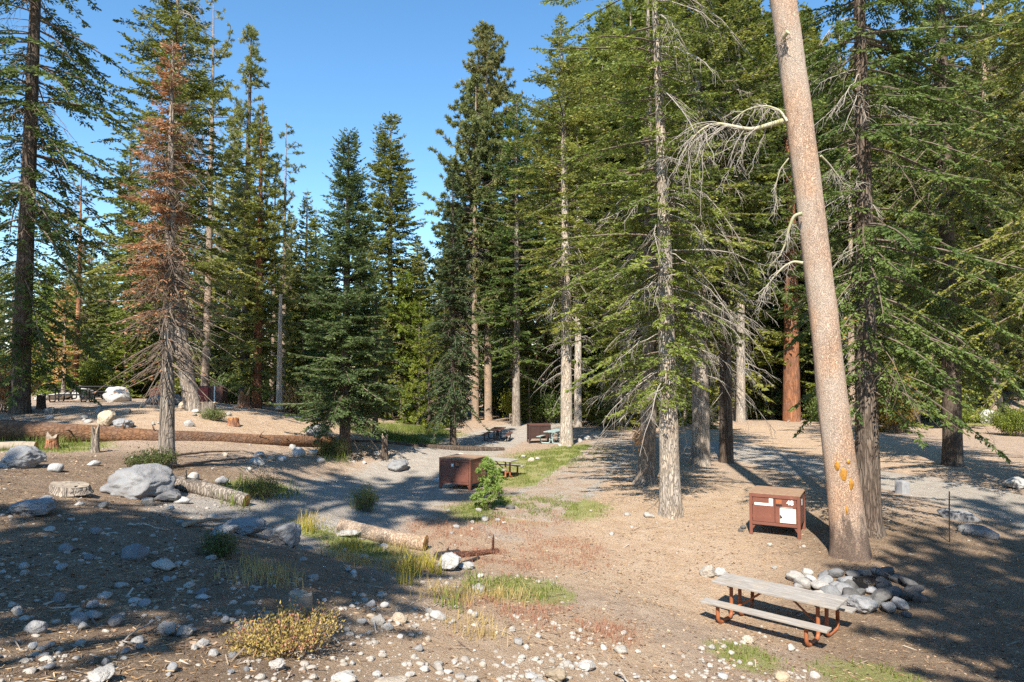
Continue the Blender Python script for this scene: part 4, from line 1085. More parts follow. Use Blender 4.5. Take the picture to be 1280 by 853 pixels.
gm = blade_mat('green_grass_blades', [(0, (.09, .13, .02)), (.6, (.18, .22, .045)), (1, (.38, .34, .13))])
rm = blade_mat('reddish_grass_blades', [(0, (.34, .14, .09)), (.6, (.42, .22, .14)), (1, (.50, .38, .24))])
ym = blade_mat('straw_grass_blades', [(0, (.40, .30, .06)), (.5, (.50, .37, .15)), (1, (.58, .47, .28))])
blades(GREEN, .11, .016, 300, 1, 'green_grass', gm)
blades(REDG, .13, .009, 330, 2, 'reddish_grass', rm)
blades([q for q in DRYG if q[0] > -6], .24, .010, 330, 3, 'straw_grass', ym, .7)
blades([P2(515, 716, .34), P2(532, 708, .3), P2(545, 716, .25), P2(508, 730, .2), P2(395, 664, .35), P2(440, 690, .35)], .42, .012, 500, 5, 'tall_yellow_grass', blade_mat('yellow_sedge_blades', [(0, (.30, .28, .03)), (.6, (.45, .38, .06)), (1, (.5, .42, .2))]), .7)
blades([P2(330, 615, .9), P2(300, 630, .5), P2(480, 545, 2.2), P2(520, 540, 2.2), P2(60, 555, 1.5), P2(415, 572, .8), P2(560, 760, .3), P2(590, 735, .4)], .38, .016, 150, 6, 'tall_green_grass', gm, .8)

# fallen needles, bark chips and grit
def litter(seed, n, name, lo, hi, wd, mat, dmin, dmax, zoff=.006, x0=-30, x1=1310):
    rg = np.random.default_rng(seed); m = Mesh()
    d = dmin * (dmax / dmin) ** (rg.random(n) ** .8); px = rg.uniform(x0, x1, n)
    x = (px - 640) / F * d; z = height(x, d) + zoff
    k = fbm(x * .8, d * .8, 0 * x + seed) > .40 + .12 * rg.random(n); x, d, z = x[k], d[k], z[k]; n = len(x)
    a = rg.random(n) * 6.28; l = lo + (hi - lo) * rg.random(n); w = wd * (.6 + .8 * rg.random(n))
    D = np.stack([np.cos(a), np.sin(a), rg.normal(.05, .12, n)], -1); S = np.stack([-np.sin(a), np.cos(a), rg.normal(0, .3, n)], -1)
    p = np.stack([x, d, z], -1)
    V = np.stack([p - D * l[:, None] / 2 - S * w[:, None] / 2, p + D * l[:, None] / 2 - S * w[:, None] / 2, p + D * l[:, None] / 2 + S * w[:, None] / 2, p - D * l[:, None] / 2 + S * w[:, None] / 2 + np.array([0, 0, .01])], 1).reshape(-1, 3)
    m.add(V, np.arange(n * 4).reshape(n, 4), 0, rg.random(n))
    tag(obj(name, m.data(name, mat, False)), kind='stuff')
litter(1, 19000, 'fallen_needles', .05, .13, .007, blade_mat('fallen_needles', [(0, (.15, .085, .04)), (.5, (.33, .21, .11)), (1, (.50, .38, .24))], .1), 5, 22)
litter(2, 12000, 'bark_chips', .02, .07, .03, blade_mat('bark_chips', [(0, (.08, .05, .035)), (.5, (.22, .13, .08)), (1, (.46, .33, .22))], .02), 5, 26)

litter(3, 900, 'fallen_twigs', .12, .45, .016, blade_mat('fallen_twigs', [(0, (.12, .08, .055)), (.6, (.30, .24, .18)), (1, (.45, .40, .34))], .02), 5, 30, .012)
# ------------------------------------------------------------------ rocks
def ico(sub):
    import bmesh
    bm = bmesh.new(); bmesh.ops.create_icosphere(bm, subdivisions=sub, radius=1)
    v = np.array([q.co[:] for q in bm.verts]); f = np.array([[q.index for q in p.verts] for p in bm.faces]); bm.free(); return v, f
ICO = {k: ico(k) for k in (1, 2, 3, 4, 5)}
def rock_shape(seed, sub=3, cuts=7, rough=.16, flat=1., lump=.45):
    rg = np.random.default_rng(seed); v, f = ICO[sub]
    v = v * (1 + lump * (fbm(v[:, 0] * 1.1 + seed * 3.1, v[:, 1] * 1.1, v[:, 2] * 1.1) - .5))[:, None]
    for _ in range(cuts):
        n = nrm(rg.normal(0, 1, 3)); h = rg.uniform(.62, .92); s = v @ n
        v = v - np.where(s > h, (s - h) * .88, 0)[:, None] * n
    v = v * (1 + rough * (fbm(v[:, 0] * 3.5 + seed, v[:, 1] * 3.5, v[:, 2] * 3.5, 4) - .5))[:, None]
    v[:, 2] *= flat
    v -= (v.max(0) + v.min(0)) / 2
    return v / np.abs(v).max(0)[:2].max(), f
def rock_me(name, seed, mat, **k):
    v, f = rock_shape(seed, **k); m = Mesh(); m.add(v, f); return m.data(name, M[mat])
STN = {mt: [rock_me('stone', s * 7 + j, mt, sub=3, cuts=9 + (s * 3) % 9, rough=.22, lump=.8) for s in range(7)] for j, mt in enumerate(('rock', 'rock_grey', 'rock_tan', 'rock_soot'))}
srng = np.random.default_rng(5)
n_stone = [0]
def stone(px, py, w, hr=.65, mat='rock', label=None, group=None, name='stone', sink=.3, cat='stone', loc=None, me=None, rz=None, tilt=.15, dr=None):
    """a stone about w pixels wide whose foot is at (px, py)"""
    p = at(px, py) if loc is None else np.array(loc, float)
    r = w / 2 / F * p[1]
    me = me or STN[mat][srng.integers(7)]
    o = obj(name, me)
    o.rotation_euler = (srng.normal(0, tilt), srng.normal(0, tilt), srng.random() * 6.28 if rz is None else rz)
    dp = dr or srng.uniform(.7, 1.0)
    o.scale = (r, r * dp, r * hr)
    o.location = (p[0], p[1] + r * .5, p[2] + r * hr * (1 - 2 * sink * .6))
    if loc is not None: o.location = p
    n_stone[0] += 1
    return tag(o, label, cat, group)

BIG = [ # px, foot y, width px, height ratio, material, seed, label
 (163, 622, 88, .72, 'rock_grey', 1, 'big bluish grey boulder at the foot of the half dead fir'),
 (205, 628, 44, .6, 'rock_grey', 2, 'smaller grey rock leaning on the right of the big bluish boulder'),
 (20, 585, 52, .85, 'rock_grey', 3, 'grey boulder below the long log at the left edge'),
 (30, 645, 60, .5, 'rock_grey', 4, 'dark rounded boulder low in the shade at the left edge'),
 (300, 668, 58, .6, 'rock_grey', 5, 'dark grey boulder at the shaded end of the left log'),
 (352, 682, 46, .95, 'rock_grey', 6, 'pointed bluish grey rock between shade and grass'),
 (275, 672, 40, .6, 'rock', 7, 'pale rock behind the dark green bush'),
 (131, 533, 26, 1.4, 'rock_tan', 8, 'upright tan boulder on the mound behind the long log'),
 (150, 536, 30, .7, 'rock_grey', 9, 'dark rock at the right foot of the upright tan boulder'),
 (434, 672, 34, .45, 'rock', 10, 'flat pale greenish stone in grass before the pale log'),
 (561, 714, 36, .95, 'rock', 11, 'rounded pale boulder under the charred log'),
 (582, 712, 22, .6, 'rock', 12, 'small pale stone right of the boulder under the charred log'),
 (497, 590, 30, .85, 'rock_grey', 13, 'bluish grey boulder at the shaded road edge'),
 (472, 571, 14, .9, 'rock', 14, 'white stone beside the shaded road'),
 (577, 574, 16, .8, 'rock', 15, 'pale round stone behind the middle bear box'),
 (1237, 529, 26, .95, 'rock', 16, 'white granite boulder by the bushes at the far right'),
 (1279, 612, 34, .8, 'rock', 17, 'pale rock cut by the right frame edge beside the road'),
 (395, 546, 34, .8, 'rock_grey', 18, 'greenish grey boulder on the right flank of the mound'),
 (228, 512, 18, 1.0, 'rock_tan', 19, 'pale yellowish stone at the foot of the leaning pale trunk'),
 (200, 506, 46, .5, 'rock_grey', 20, 'grey shaded boulder on the mound left of the half dead fir'),
 (1082, 768, 39, .9, 'rock_grey', 21, 'large flat round stone at the front of the fire ring'),
 (120, 853, 40, .5, 'rock', 22, 'pale grey rock at the bottom edge on the left'),
 (345, 838, 24, .85, 'rock_tan', 23, 'round tan stone before the yellow bush'),
 (695, 853, 30, 1.0, 'rock_tan', 24, 'tan oval stone in the pile at the bottom edge'),
 (733, 839, 24, .75, 'rock', 25, 'white oval stone right of the bottom stone pile'),
 (205, 795, 26, .9, 'rock_tan', 26, 'left stone of the close pair in the shaded foreground'),
 (228, 797, 22, 1.1, 'rock_tan', 27, 'right stone of the close pair in the shaded foreground'),
 (886, 722, 22, 1.1, 'rock_tan', 28, 'pinkish stone behind the left end of the picnic table'),
 (902, 722, 17, 1.15, 'rock', 29, 'pale stone leaning beside the pinkish one behind the table'),
 (936, 805, 18, .85, 'rock_tan', 30, 'tan stone under the front bench of the picnic table'),
 (430, 856, 34, .6, 'rock', 31, 'white rock at the bottom edge right of the yellow bush'),
 (486, 862, 44, .4, 'rock_tan', 32, 'broad brownish rock at the bottom edge centre left'),
 (790, 602, 20, .5, 'rock', 33, 'pale stone among the tree roots left of the pale flaking fir'),
]
for px, py, w, hr, mt, sd, lb in BIG:
    me = rock_me('boulder', 131 + sd * 5, mt, sub=5, cuts=8 if hr > .7 else 6, rough=.34, lump=.7)
    stone(px, py, w, hr * .72, mt, lb, name='boulder' if w > 24 else 'stone', cat='boulder' if w > 24 else 'stone', me=me, rz=sd * 1.3, dr=.85, tilt=.06)
# white granite boulders beyond the mound tables
for k, (px, d, w, hgt, lb) in enumerate([(149, 40.5, .8, .66, 'white leaning granite boulder on the mound beside the picnic tables'), (108, 42, .75, .5, 'pale boulder behind the right picnic table on the mound'), (75, 41.5, .95, .28, 'low white boulder behind the left picnic table on the mound'), (52, 40, .35, .25, 'small greenish white boulder beside the big dark fir')]):
    me = rock_me('boulder', 150 + k, 'rock', sub=4, cuts=10, rough=.15, lump=.5)
    p = gat(px, d); o = obj('boulder', me, None, (p[0], p[1], p[2] + hgt * .35), (.0, .1, k * 1.2), (w, w * .8, hgt)); tag(o, lb, 'boulder'); n_stone[0] += 1

# fire ring
FR = [(996, 727, 22), (1006, 735, 24), (1018, 728, 20), (1028, 738, 26), (1012, 720, 16), (1036, 728, 22), (1048, 722, 24), (1060, 730, 22), (1040, 748, 28), (1056, 744, 26), (1030, 722, 16), (1068, 752, 30), (1058, 757, 24), (1066, 738, 20),
      (1105, 752, 30), (1113, 765, 22), (1096, 758, 16), (1122, 748, 26), (1136, 750, 26), (1146, 744, 24), (1130, 762, 22), (1140, 735, 24), (1150, 752, 18), (1126, 728, 22), (1112, 722, 22), (1098, 718, 20), (1082, 720, 20), (1135, 770, 14), (1070, 722, 18), (1024, 750, 16), (1090, 742, 16), (1076, 744, 18), (1085, 752, 16), (1050, 735, 20), (1108, 738, 20), (1118, 738, 18), (1086, 729, 14), (1044, 755, 16), (1000, 738, 14)]
for k, (px, py, w) in enumerate(FR):
    stone(px, py + 2, w * 1.05, srng.uniform(.42, .75), 'rock' if px < 1030 else ('rock_soot' if px > 1062 and k % 5 else 'rock_grey'), 'grey stone in the ring heaped round the fire grate' if px > 1045 else 'pale ashy stone heaped at the left of the fire ring',
          'stones of the fire ring' if px > 1045 else 'pale stones heaped beside the fire ring', sink=srng.uniform(.05, .4), tilt=.35)

# scattered individual stones
HAND = [(440, 760, 9), (405, 752, 9), (475, 747, 10), (462, 758, 13), (480, 760, 12), (463, 774, 12), (452, 780, 16), (472, 782, 20), (499, 778, 18), (547, 775, 22), (537, 767, 12), (485, 788, 14), (500, 798, 9), (534, 802, 10), (522, 814, 12),
        (598, 740, 22), (600, 722, 10), (588, 768, 11), (594, 772, 11), (640, 790, 9), (648, 806, 15), (658, 812, 9), (640, 788, 10), (560, 640, 7), (570, 661, 9), (565, 668, 8), (590, 663, 7), (480, 686, 12), (455, 698, 11), (462, 702, 9), (434, 715, 10), (442, 718, 9),
        (408, 684, 10), (430, 690, 8), (378, 702, 10), (390, 725, 14), (338, 721, 11), (765, 669, 8), (785, 645, 9), (812, 648, 14), (790, 660, 5), (963, 683, 7), (968, 711, 8), (755, 812, 12), (776, 817, 22), (710, 834, 15), (670, 826, 10), (652, 824, 10), (690, 828, 12), (700, 822, 11), (676, 858, 18), (664, 850, 16),
        (590, 853, 18), (575, 848, 14), (560, 842, 12), (548, 838, 15), (530, 840, 16), (512, 846, 14), (470, 846, 12), (890, 812, 9), (905, 810, 8), (915, 818, 9), (920, 806, 7), (990, 814, 12), (1020, 848, 14), (980, 852, 20), (925, 830, 8), (900, 838, 7), (905, 850, 14), (842, 850, 12),
        (80, 690, 18), (110, 700, 14), (165, 700, 34), (200, 712, 30), (150, 735, 16), (178, 758, 16), (128, 748, 18), (70, 752, 18), (40, 792, 26), (95, 780, 24), (140, 784, 20), (112, 775, 22), (250, 745, 16), (235, 735, 14), (262, 700, 14), (240, 790, 10), (172, 812, 14), (170, 805, 18), (252, 808, 16), (280, 780, 14), (60, 838, 18), (265, 820, 14), (20, 770, 14), (28, 712, 14), (75, 712, 16),
        (118, 668, 14), (60, 664, 14), (225, 655, 10), (265, 650, 14), (225, 630, 20), (98, 632, 12), (55, 625, 14), (128, 635, 12), (210, 640, 14), (182, 632, 16), (115, 583, 16), (66, 590, 22), (50, 578, 12), (240, 600, 16), (275, 605, 18), (285, 618, 14), (322, 570, 14), (320, 582, 18), (338, 575, 12), (280, 570, 10), (365, 563, 14), (372, 570, 18), (390, 568, 14), (352, 576, 12), (400, 578, 12), (410, 566, 12), (310, 590, 10),
        (455, 580, 8), (442, 578, 5), (612, 577, 6), (664, 577, 10), (673, 575, 8), (655, 572, 8), (560, 600, 10), (548, 603, 14), (552, 590, 12), (606, 652, 12), (598, 640, 9), (622, 652, 8), (590, 655, 8), (630, 655, 7), (712, 560, 7), (700, 558, 6), (735, 550, 10), (725, 553, 8), (745, 548, 8)]
def zone_label(px, py):
    if py < 560 and px < 420: return 'small pale stone lying on the sunny mound', 'small stones on the mound'
    if py < 620 and px < 430: return 'small pale stone strewn below the long log', 'small stones below the long log'
    if px < 300: return 'grey stone half sunk in the shaded foreground slope', 'stones sunk in the shaded slope'
    if py > 790: return 'small white stone lying near the bottom edge', 'white stones along the bottom edge'
    if px < 660 and py > 670: return 'small white stone strewn on the dirt between grass and bush', 'white stones on the dirt between grass and bush'
    if px < 760: return 'small pale stone near the middle bear box', 'small stones around the middle of the camp'
    return 'small stone near the right road or the picnic site', 'small stones on the right side'
for px, py, w in HAND:
    lb, g = zone_label(px, py)
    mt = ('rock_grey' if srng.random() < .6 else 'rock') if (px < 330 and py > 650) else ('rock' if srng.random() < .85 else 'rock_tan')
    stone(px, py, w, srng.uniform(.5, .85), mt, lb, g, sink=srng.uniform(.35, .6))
ZONES = [(0, 320, 690, 850, 24, 7, 16), (430, 660, 760, 850, 24, 4, 9), (640, 900, 790, 850, 16, 4, 9), (20, 330, 515, 535, 22, 6, 14), (330, 420, 515, 545, 10, 6, 12), (290, 420, 560, 585, 14, 5, 12), (0, 320, 590, 645, 14, 6, 14),
         (920, 1050, 532, 575, 16, 6, 14), (1100, 1180, 640, 660, 10, 8, 16), (1200, 1280, 520, 560, 8, 6, 14), (960, 1010, 562, 574, 8, 6, 12)]
for x0, x1, y0, y1, n, w0, w1 in ZONES:
    for _ in range(n):
        px, py = srng.uniform(x0, x1), srng.uniform(y0, y1); lb, g = zone_label(px, py)
        if n_stone[0] >= 296: break
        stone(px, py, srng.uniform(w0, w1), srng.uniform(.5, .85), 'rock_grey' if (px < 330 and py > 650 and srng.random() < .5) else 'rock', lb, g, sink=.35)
# curb stones and block beside the right road
for k, (px, py, w, lb) in enumerate([(1204, 652, 24, 'long pale curb stone at the road edge nearest the thin stake'), (1229, 672, 26, 'long pale curb stone farther right along the road edge')]):
    p = at(px, py); me = rock_me('stone', 170 + k, 'rock_grey', sub=4, cuts=8, rough=.12, lump=.3)
    tag(obj('stone', me, None, (p[0], p[1] + .2, p[2] + .1), (0, 0, -1.0), (.62, .2, .22)), lb, 'stone')

def ground_d(gx, gy):
    A, C = np.meshgrid(gx, gy); A = A.ravel(); C = C.ravel(); ds = 4 * (140 / 4) ** np.linspace(0, 1, 110)
    u = (426.5 - C) / F; ry = CT - u * ST; rx = (A - 640) / F / ry; rz = (ST + u * CT) / ry
    g = CAMZ + rz[:, None] * ds - height(rx[:, None] * ds, np.broadcast_to(ds, (len(A), len(ds))))
    i = np.clip(np.argmax(g <= 0, axis=1), 1, None); k = np.arange(len(A)); a, b_ = g[k, i - 1], g[k, i]
    return (ds[i - 1] + (ds[i] - ds[i - 1]) * np.clip(a / (a - b_ + 1e-9), 0, 1)).reshape(len(gy), len(gx))
# pebbles: everything too small to count
def pebbles(n, seed):
    rg = np.random.default_rng(seed); m = Mesh(); f = ICO[2][1]; VAR = np.array([rock_shape(300 + q, 2, 10, .2, 1., .7)[0] for q in range(12)])
    pts = []
    zs = [(-20, 330, 640, 870, .26), (300, 700, 720, 870, .30), (640, 1000, 780, 870, .2), (0, 420, 510, 640, .12), (880, 1280, 520, 690, .05), (400, 900, 600, 760, .07)]
    for x0, x1, y0, y1, fr in zs:
        k = int(n * fr); px = rg.uniform(x0, x1, k); py = rg.uniform(y0, y1, k)
        for a, c in zip(px, py): pts.append((a, c))
    # ground distance through a coarse lookup of the same surface
    gx = np.linspace(-40, 1320, 69); gy = np.linspace(505, 880, 60)
    D = ground_d(gx, gy)
    pts = np.array(pts); ix = np.clip(np.searchsorted(gx, pts[:, 0]) - 1, 0, 67); iy = np.clip(np.searchsorted(gy, pts[:, 1]) - 1, 0, 58)
    fx = (pts[:, 0] - gx[ix]) / (gx[1] - gx[0]); fy = (pts[:, 1] - gy[iy]) / (gy[1] - gy[0])
    d = D[iy, ix] * (1 - fx) * (1 - fy) + D[iy, ix + 1] * fx * (1 - fy) + D[iy + 1, ix] * (1 - fx) * fy + D[iy + 1, ix + 1] * fx * fy
    x = (pts[:, 0] - 640) / F * d
    k = fbm(x * .9, d * .9, 0 * x + 3) > .40 + .16 * rg.random(len(x)); x, d = x[k], d[k]
    z = height(x, d); n = len(x); r = .012 + .05 * rg.random(n) ** 3.2
    sc = r[:, None] * np.stack([rg.uniform(.7, 1.3, n), rg.uniform(.7, 1.3, n), rg.uniform(.45, .8, n)], -1)
    vv = VAR[rg.integers(0, 12, n)]; az_ = rg.random(n) * 6.28; ca_, sa_ = np.cos(az_)[:, None], np.sin(az_)[:, None]; vv = np.stack([vv[..., 0] * ca_ - vv[..., 1] * sa_, vv[..., 0] * sa_ + vv[..., 1] * ca_, vv[..., 2]], -1)
    V = vv * sc[:, None] + np.stack([x, d, z + r * .02], -1)[:, None]
    Fc = f[None] + (np.arange(n) * VAR.shape[1])[:, None, None]
    m.add(V.reshape(-1, 3), Fc.reshape(-1, 3), 0)
    tag(obj('pebbles', m.data('pebbles', rock_mat('pebble_stone', (.36, .32, .275), (.47, .43, .38), (.29, .235, .175), .3, False))), kind='stuff')
pebbles(3600, 4)

# ------------------------------------------------------------------ logs, stumps and wood
def log_thing(pts, r0, r1, name, label, mat, cutm='cut', stubs=0, seed=0, sides=22, cap=(1, 1)):
    """felled trunk along world points; cut faces and broken stubs are its parts"""
    P = np.asarray(pts, float); s = np.linspace(0, len(P) - 1, 60)
    C = np.stack([np.interp(s, np.arange(len(P)), P[:, a]) for a in range(3)], -1)
    for _ in range(4): C[1:-1] = .25 * C[:-2] + .5 * C[1:-1] + .25 * C[2:]
    o = C.mean(0); o[2] -= r0; C = C - o
    rr = np.linspace(r0, r1, 60)
    V, Q = tubes(C, rr, sides); V = V.reshape(60, sides, 3); a = np.linspace(0, 2 * PI, sides, endpoint=False)
    dn = 1 + .18 * (fbm(np.cos(a)[None] * 1.6 + seed, np.sin(a)[None] * 1.6, (s * 1.7)[:, None]) - .5)
    V = C[:, None] + (V - C[:, None]) * dn[..., None]
    m = Mesh(); m.add(V.reshape(-1, 3), Q)
    root = tag(obj(name, m.data(name, M[mat]), None, o), label, 'log')
    rg = np.random.default_rng(seed)
    for e, on in ((0, cap[0]), (59, cap[1])):
        if not on: continue
        ring = V[e]; ax = nrm(C[e] - C[e - 1 if e else 1])
        cm = Mesh(); rows = [ring + ax * .003]
        for f in (.7, .4, .12): rows.append(C[e] + (ring - C[e]) * f + ax * (.006 + .02 * rg.random((sides, 1))))
        vv = np.concatenate(rows + [C[e][None] + ax * .012]); ff = []
        for q in range(3):
            for k in range(sides): ff.append([q * sides + k, q * sides + (k + 1) % sides, (q + 1) * sides + (k + 1) % sides, (q + 1) * sides + k])
        cm.add(vv, np.array(ff)); cm.add(np.r_[rows[3], vv[-1:]], np.array([[k, (k + 1) % sides, sides] for k in range(sides)]))
        obj('cut_end', cm.data('cut_end', M[cutm], False), root)
    for k in range(stubs):
        i = rg.integers(4, 55); d = nrm(np.array([rg.normal(0, .5), -abs(rg.normal(.5, .5)), rg.normal(.4, .7)])); sm_ = Mesh()
        l = rg.uniform(.12, .4); add_tube(sm_, np.array([C[i] + d * rr[i] * .8, C[i] + d * (rr[i] + l * .6), C[i] + d * (rr[i] + l) + rg.normal(0, .04, 3)]), [.035, .025, .008], 7)
        obj('branch_stub', sm_.data('branch_stub', M[mat]), root)
    return root
def lift(px, py, d, up=0): return atd(px, py, d) + np.array([0, 0, up])
log_thing([atd(-60, 535, 24.2), atd(60, 540, 24.3), atd(200, 548, 25.6), atd(330, 552, 28.5), atd(415, 553, 31.5)], .36, .25, 'fallen_log', 'very long reddish fallen log lying across the left side below the mound', 'log_red', stubs=9, seed=3)
log_thing([atd(425, 556, 32.5), atd(470, 556, 34), atd(540, 560, 35.5), atd(630, 563, 37)], .24, .15, 'fallen_log', 'dark shaded log continuing right past the blue-green fir', 'bark_dark', stubs=4, seed=4)
def ground_log(p0, p1, r0, r1, **k):
    a, c = at(*p0), at(*p1); q = []
    for f in np.linspace(0, 1, 6):
        p = a + (c - a) * f; q.append((p[0], p[1], hz(p[0], p[1]) + (r0 + (r1 - r0) * f) * .75))
    return log_thing(q, r0, r1, **k)
ground_log((198, 606), (308, 633), .2, .17, name='fallen_log', label='grey weathered log with rotten orange end below the half dead fir', mat='bark', stubs=2, seed=5)
ground_log((425, 663), (532, 688), .17, .2, name='fallen_log', label='pale barked log with an orange sawn end lying beside the grass', mat='bark_pine', stubs=0, seed=6)
0 and ground_log((310, 632), (425, 668), .14, .15, name='fallen_log', label='shaded log in grass between the grey log and the pale log', mat='bark', stubs=2, seed=16)
ground_log((545, 699), (622, 691), .085, .06, name='charred_log', label='burnt log, black at its left end and red-brown at the right', mat='burnt', cutm='char', stubs=2, seed=7)
ground_log((546, 700), (572, 695), .10, .088, name='charred_log', label='black charcoal piece at the left end of the burnt log', mat='char', cutm='char', stubs=1, seed=8)
ground_log((578, 707), (598, 699), .05, .04, name='charred_log', label='short black charred stick under the burnt log', mat='char', cutm='char', seed=9)
ground_log((-5, 563), (45, 562), .15, .15, name='fallen_log', label='short pale sawn log under the left end of the long log', mat='cut_grey', seed=10)

def stump(px, py, w, h, label, mat='bark', seed=0, tilt=0, jag=.08, cutm='cut_grey', dd=None):
    p = at(px, py) if dd is None else gat(px, dd); r = w / 2 / F * p[1]; H = h / F * p[1]
    rg = np.random.default_rng(seed); n, sd = 14, 26; a = np.linspace(0, 2 * PI, sd, endpoint=False); zz = np.linspace(-.08, 1, n)
    rad = r * (1 + .28 * np.exp(-np.maximum(zz, 0) * H / .12))[:, None] * (1 + .16 * (fbm(np.cos(a)[None] * 2 + seed, np.sin(a)[None] * 2, zz[:, None] * 1.2) - .5) * 2)
    top = 1 + jag * (fbm(np.cos(a) * 3 + seed, np.sin(a) * 3, 0 * a) - .5) * 2
    Z = zz[:, None] * H * np.where(zz[:, None] > .6, top[None], 1)
    V = np.stack([rad * np.cos(a)[None], rad * np.sin(a)[None], Z + 0 * rad], -1); V[..., 2] += tilt * V[..., 0] * np.clip(zz, 0, 1)[:, None]
    i = (np.arange(n - 1)[:, None] * sd + np.arange(sd)[None]); j = np.arange(n - 1)[:, None] * sd + ((np.arange(sd) + 1) % sd)[None]
    m = Mesh(); m.add(V.reshape(-1, 3), np.stack([i, j, j + sd, i + sd], -1).reshape(-1, 4))
    root = tag(obj('tree_stump', m.data('tree_stump', M[mat]), None, (p[0], p[1] + r, p[2])), label, 'stump')
    cm = Mesh(); ring = V[-1]; c = ring.mean(0); cm.add(np.concatenate([ring + [0, 0, .002], c + (ring - c) * .5 + np.c_[np.zeros((sd, 2)), rg.normal(.0, .01, sd)], c[None]]),
        np.array([[k, (k + 1) % sd, sd + (k + 1) % sd, sd + k] for k in range(sd)]))
    cm.add(np.r_[c + (ring - c) * .5, c[None]], np.array([[k, (k + 1) % sd, sd] for k in range(sd)]))
    obj('cut_top', cm.data('cut_top', M[cutm], False), root); return root
stump(75, 620, 40, 11, 'low wide weathered stump half in shade on the left slope', 'bark', 1, -.12, .12)
stump(371, 772, 27, 24, 'small sawn stump behind the yellow bush', 'cut_grey', 2, -.1, .25)
stump(388, 778, 12, 11, 'splintered reddish chunk right of the small sawn stump', 'bark_red', 3, .1, .8)
stump(257, 517, 17, 14, 'grey broken stump before the red bear box on the mound', 'bark', 4, 0, .3)
stump(303, 510, 13, 18, 'jagged orange rotten stump on the mound', 'bark_red', 5, 0, .8, 'cut')
stump(289, 533, 13, 10, 'small orange rotten stump on the mound slope', 'bark_red', 6, 0, .6, 'cut')
stump(48, 512, 10, 18, 'dark stump at the right foot of the big dark fir', 'bark_dark', 7, 0, .2)
stump(480, 575, 8, 26, 'dark broken stub by the second log in the shade', 'bark_dark', 8, 0, .6)
stump(641, 528, 9, 10, 'pale sawn stump at the far bend of the road', 'cut_grey', 9, 0, .1)
stump(487, 519, 10, 8, 'left of two low pale stumps beyond the shaded road', 'cut_grey', 10, 0, .1)
stump(507, 520, 11, 8, 'right of two low pale stumps beyond the shaded road', 'cut_grey', 11, 0, .1)
stump(116, 566, 9, 28, 'thin grey broken post leaning on the long log', 'bark', 12, .2, .5)
stump(60, 562, 14, 16, 'reddish rotten chunk under the long log', 'bark_red', 13, 0, .6)

def stick(pts, r, label, mat='dead_twig', name='fallen_branch', seed=0):
    P = np.array([at(*p) for p in pts]); P[:, 2] += r * 1.2 + np.sin(np.linspace(0, PI, len(P))) * .06; o = P.mean(0)
    s = np.linspace(0, len(P) - 1, 14); C = np.stack([np.interp(s, np.arange(len(P)), P[:, a]) for a in range(3)], -1) - o
    C[1:-1] += np.random.default_rng(seed).normal(0, .008, (12, 3))
    m = Mesh(); add_tube(m, C, np.linspace(r, r * .4, 14), 7)
    tag(obj(name, m.data(name, M[mat]), None, o), label, 'stick')
stick([(152, 806), (172, 795), (195, 783), (212, 768)], .012, 'thin pale curved stick beside the close pair of stones', seed=1)
stick([(150, 804), (165, 812), (185, 814)], .008, 'short thin stick lying below the curved pale one', seed=2)
stick([(768, 844), (776, 850), (786, 858)], .028, 'grey weathered stick at the bottom edge', 'dead_twig', seed=3)
stick([(160, 658), (180, 661), (205, 664)], .02, 'pale stick in the shade below the big bluish boulder', seed=4)
stick([(215, 572), (262, 569), (300, 566)], .05, 'long dark branch lying behind the half dead fir', 'dead_brown', seed=5)
stick([(216, 585), (270, 581), (318, 574)], .05, 'long dark branch nearest the foot of the half dead fir', 'dead_brown', seed=6)
stick([(985, 528), (1005, 524), (1030, 518)], .06, 'bleached fallen branch right of the orange-red trunk', seed=7)
stick([(230, 660), (262, 657), (288, 652)], .05, 'long weathered piece of wood in the shade below the grey log', 'cut_grey', seed=8)

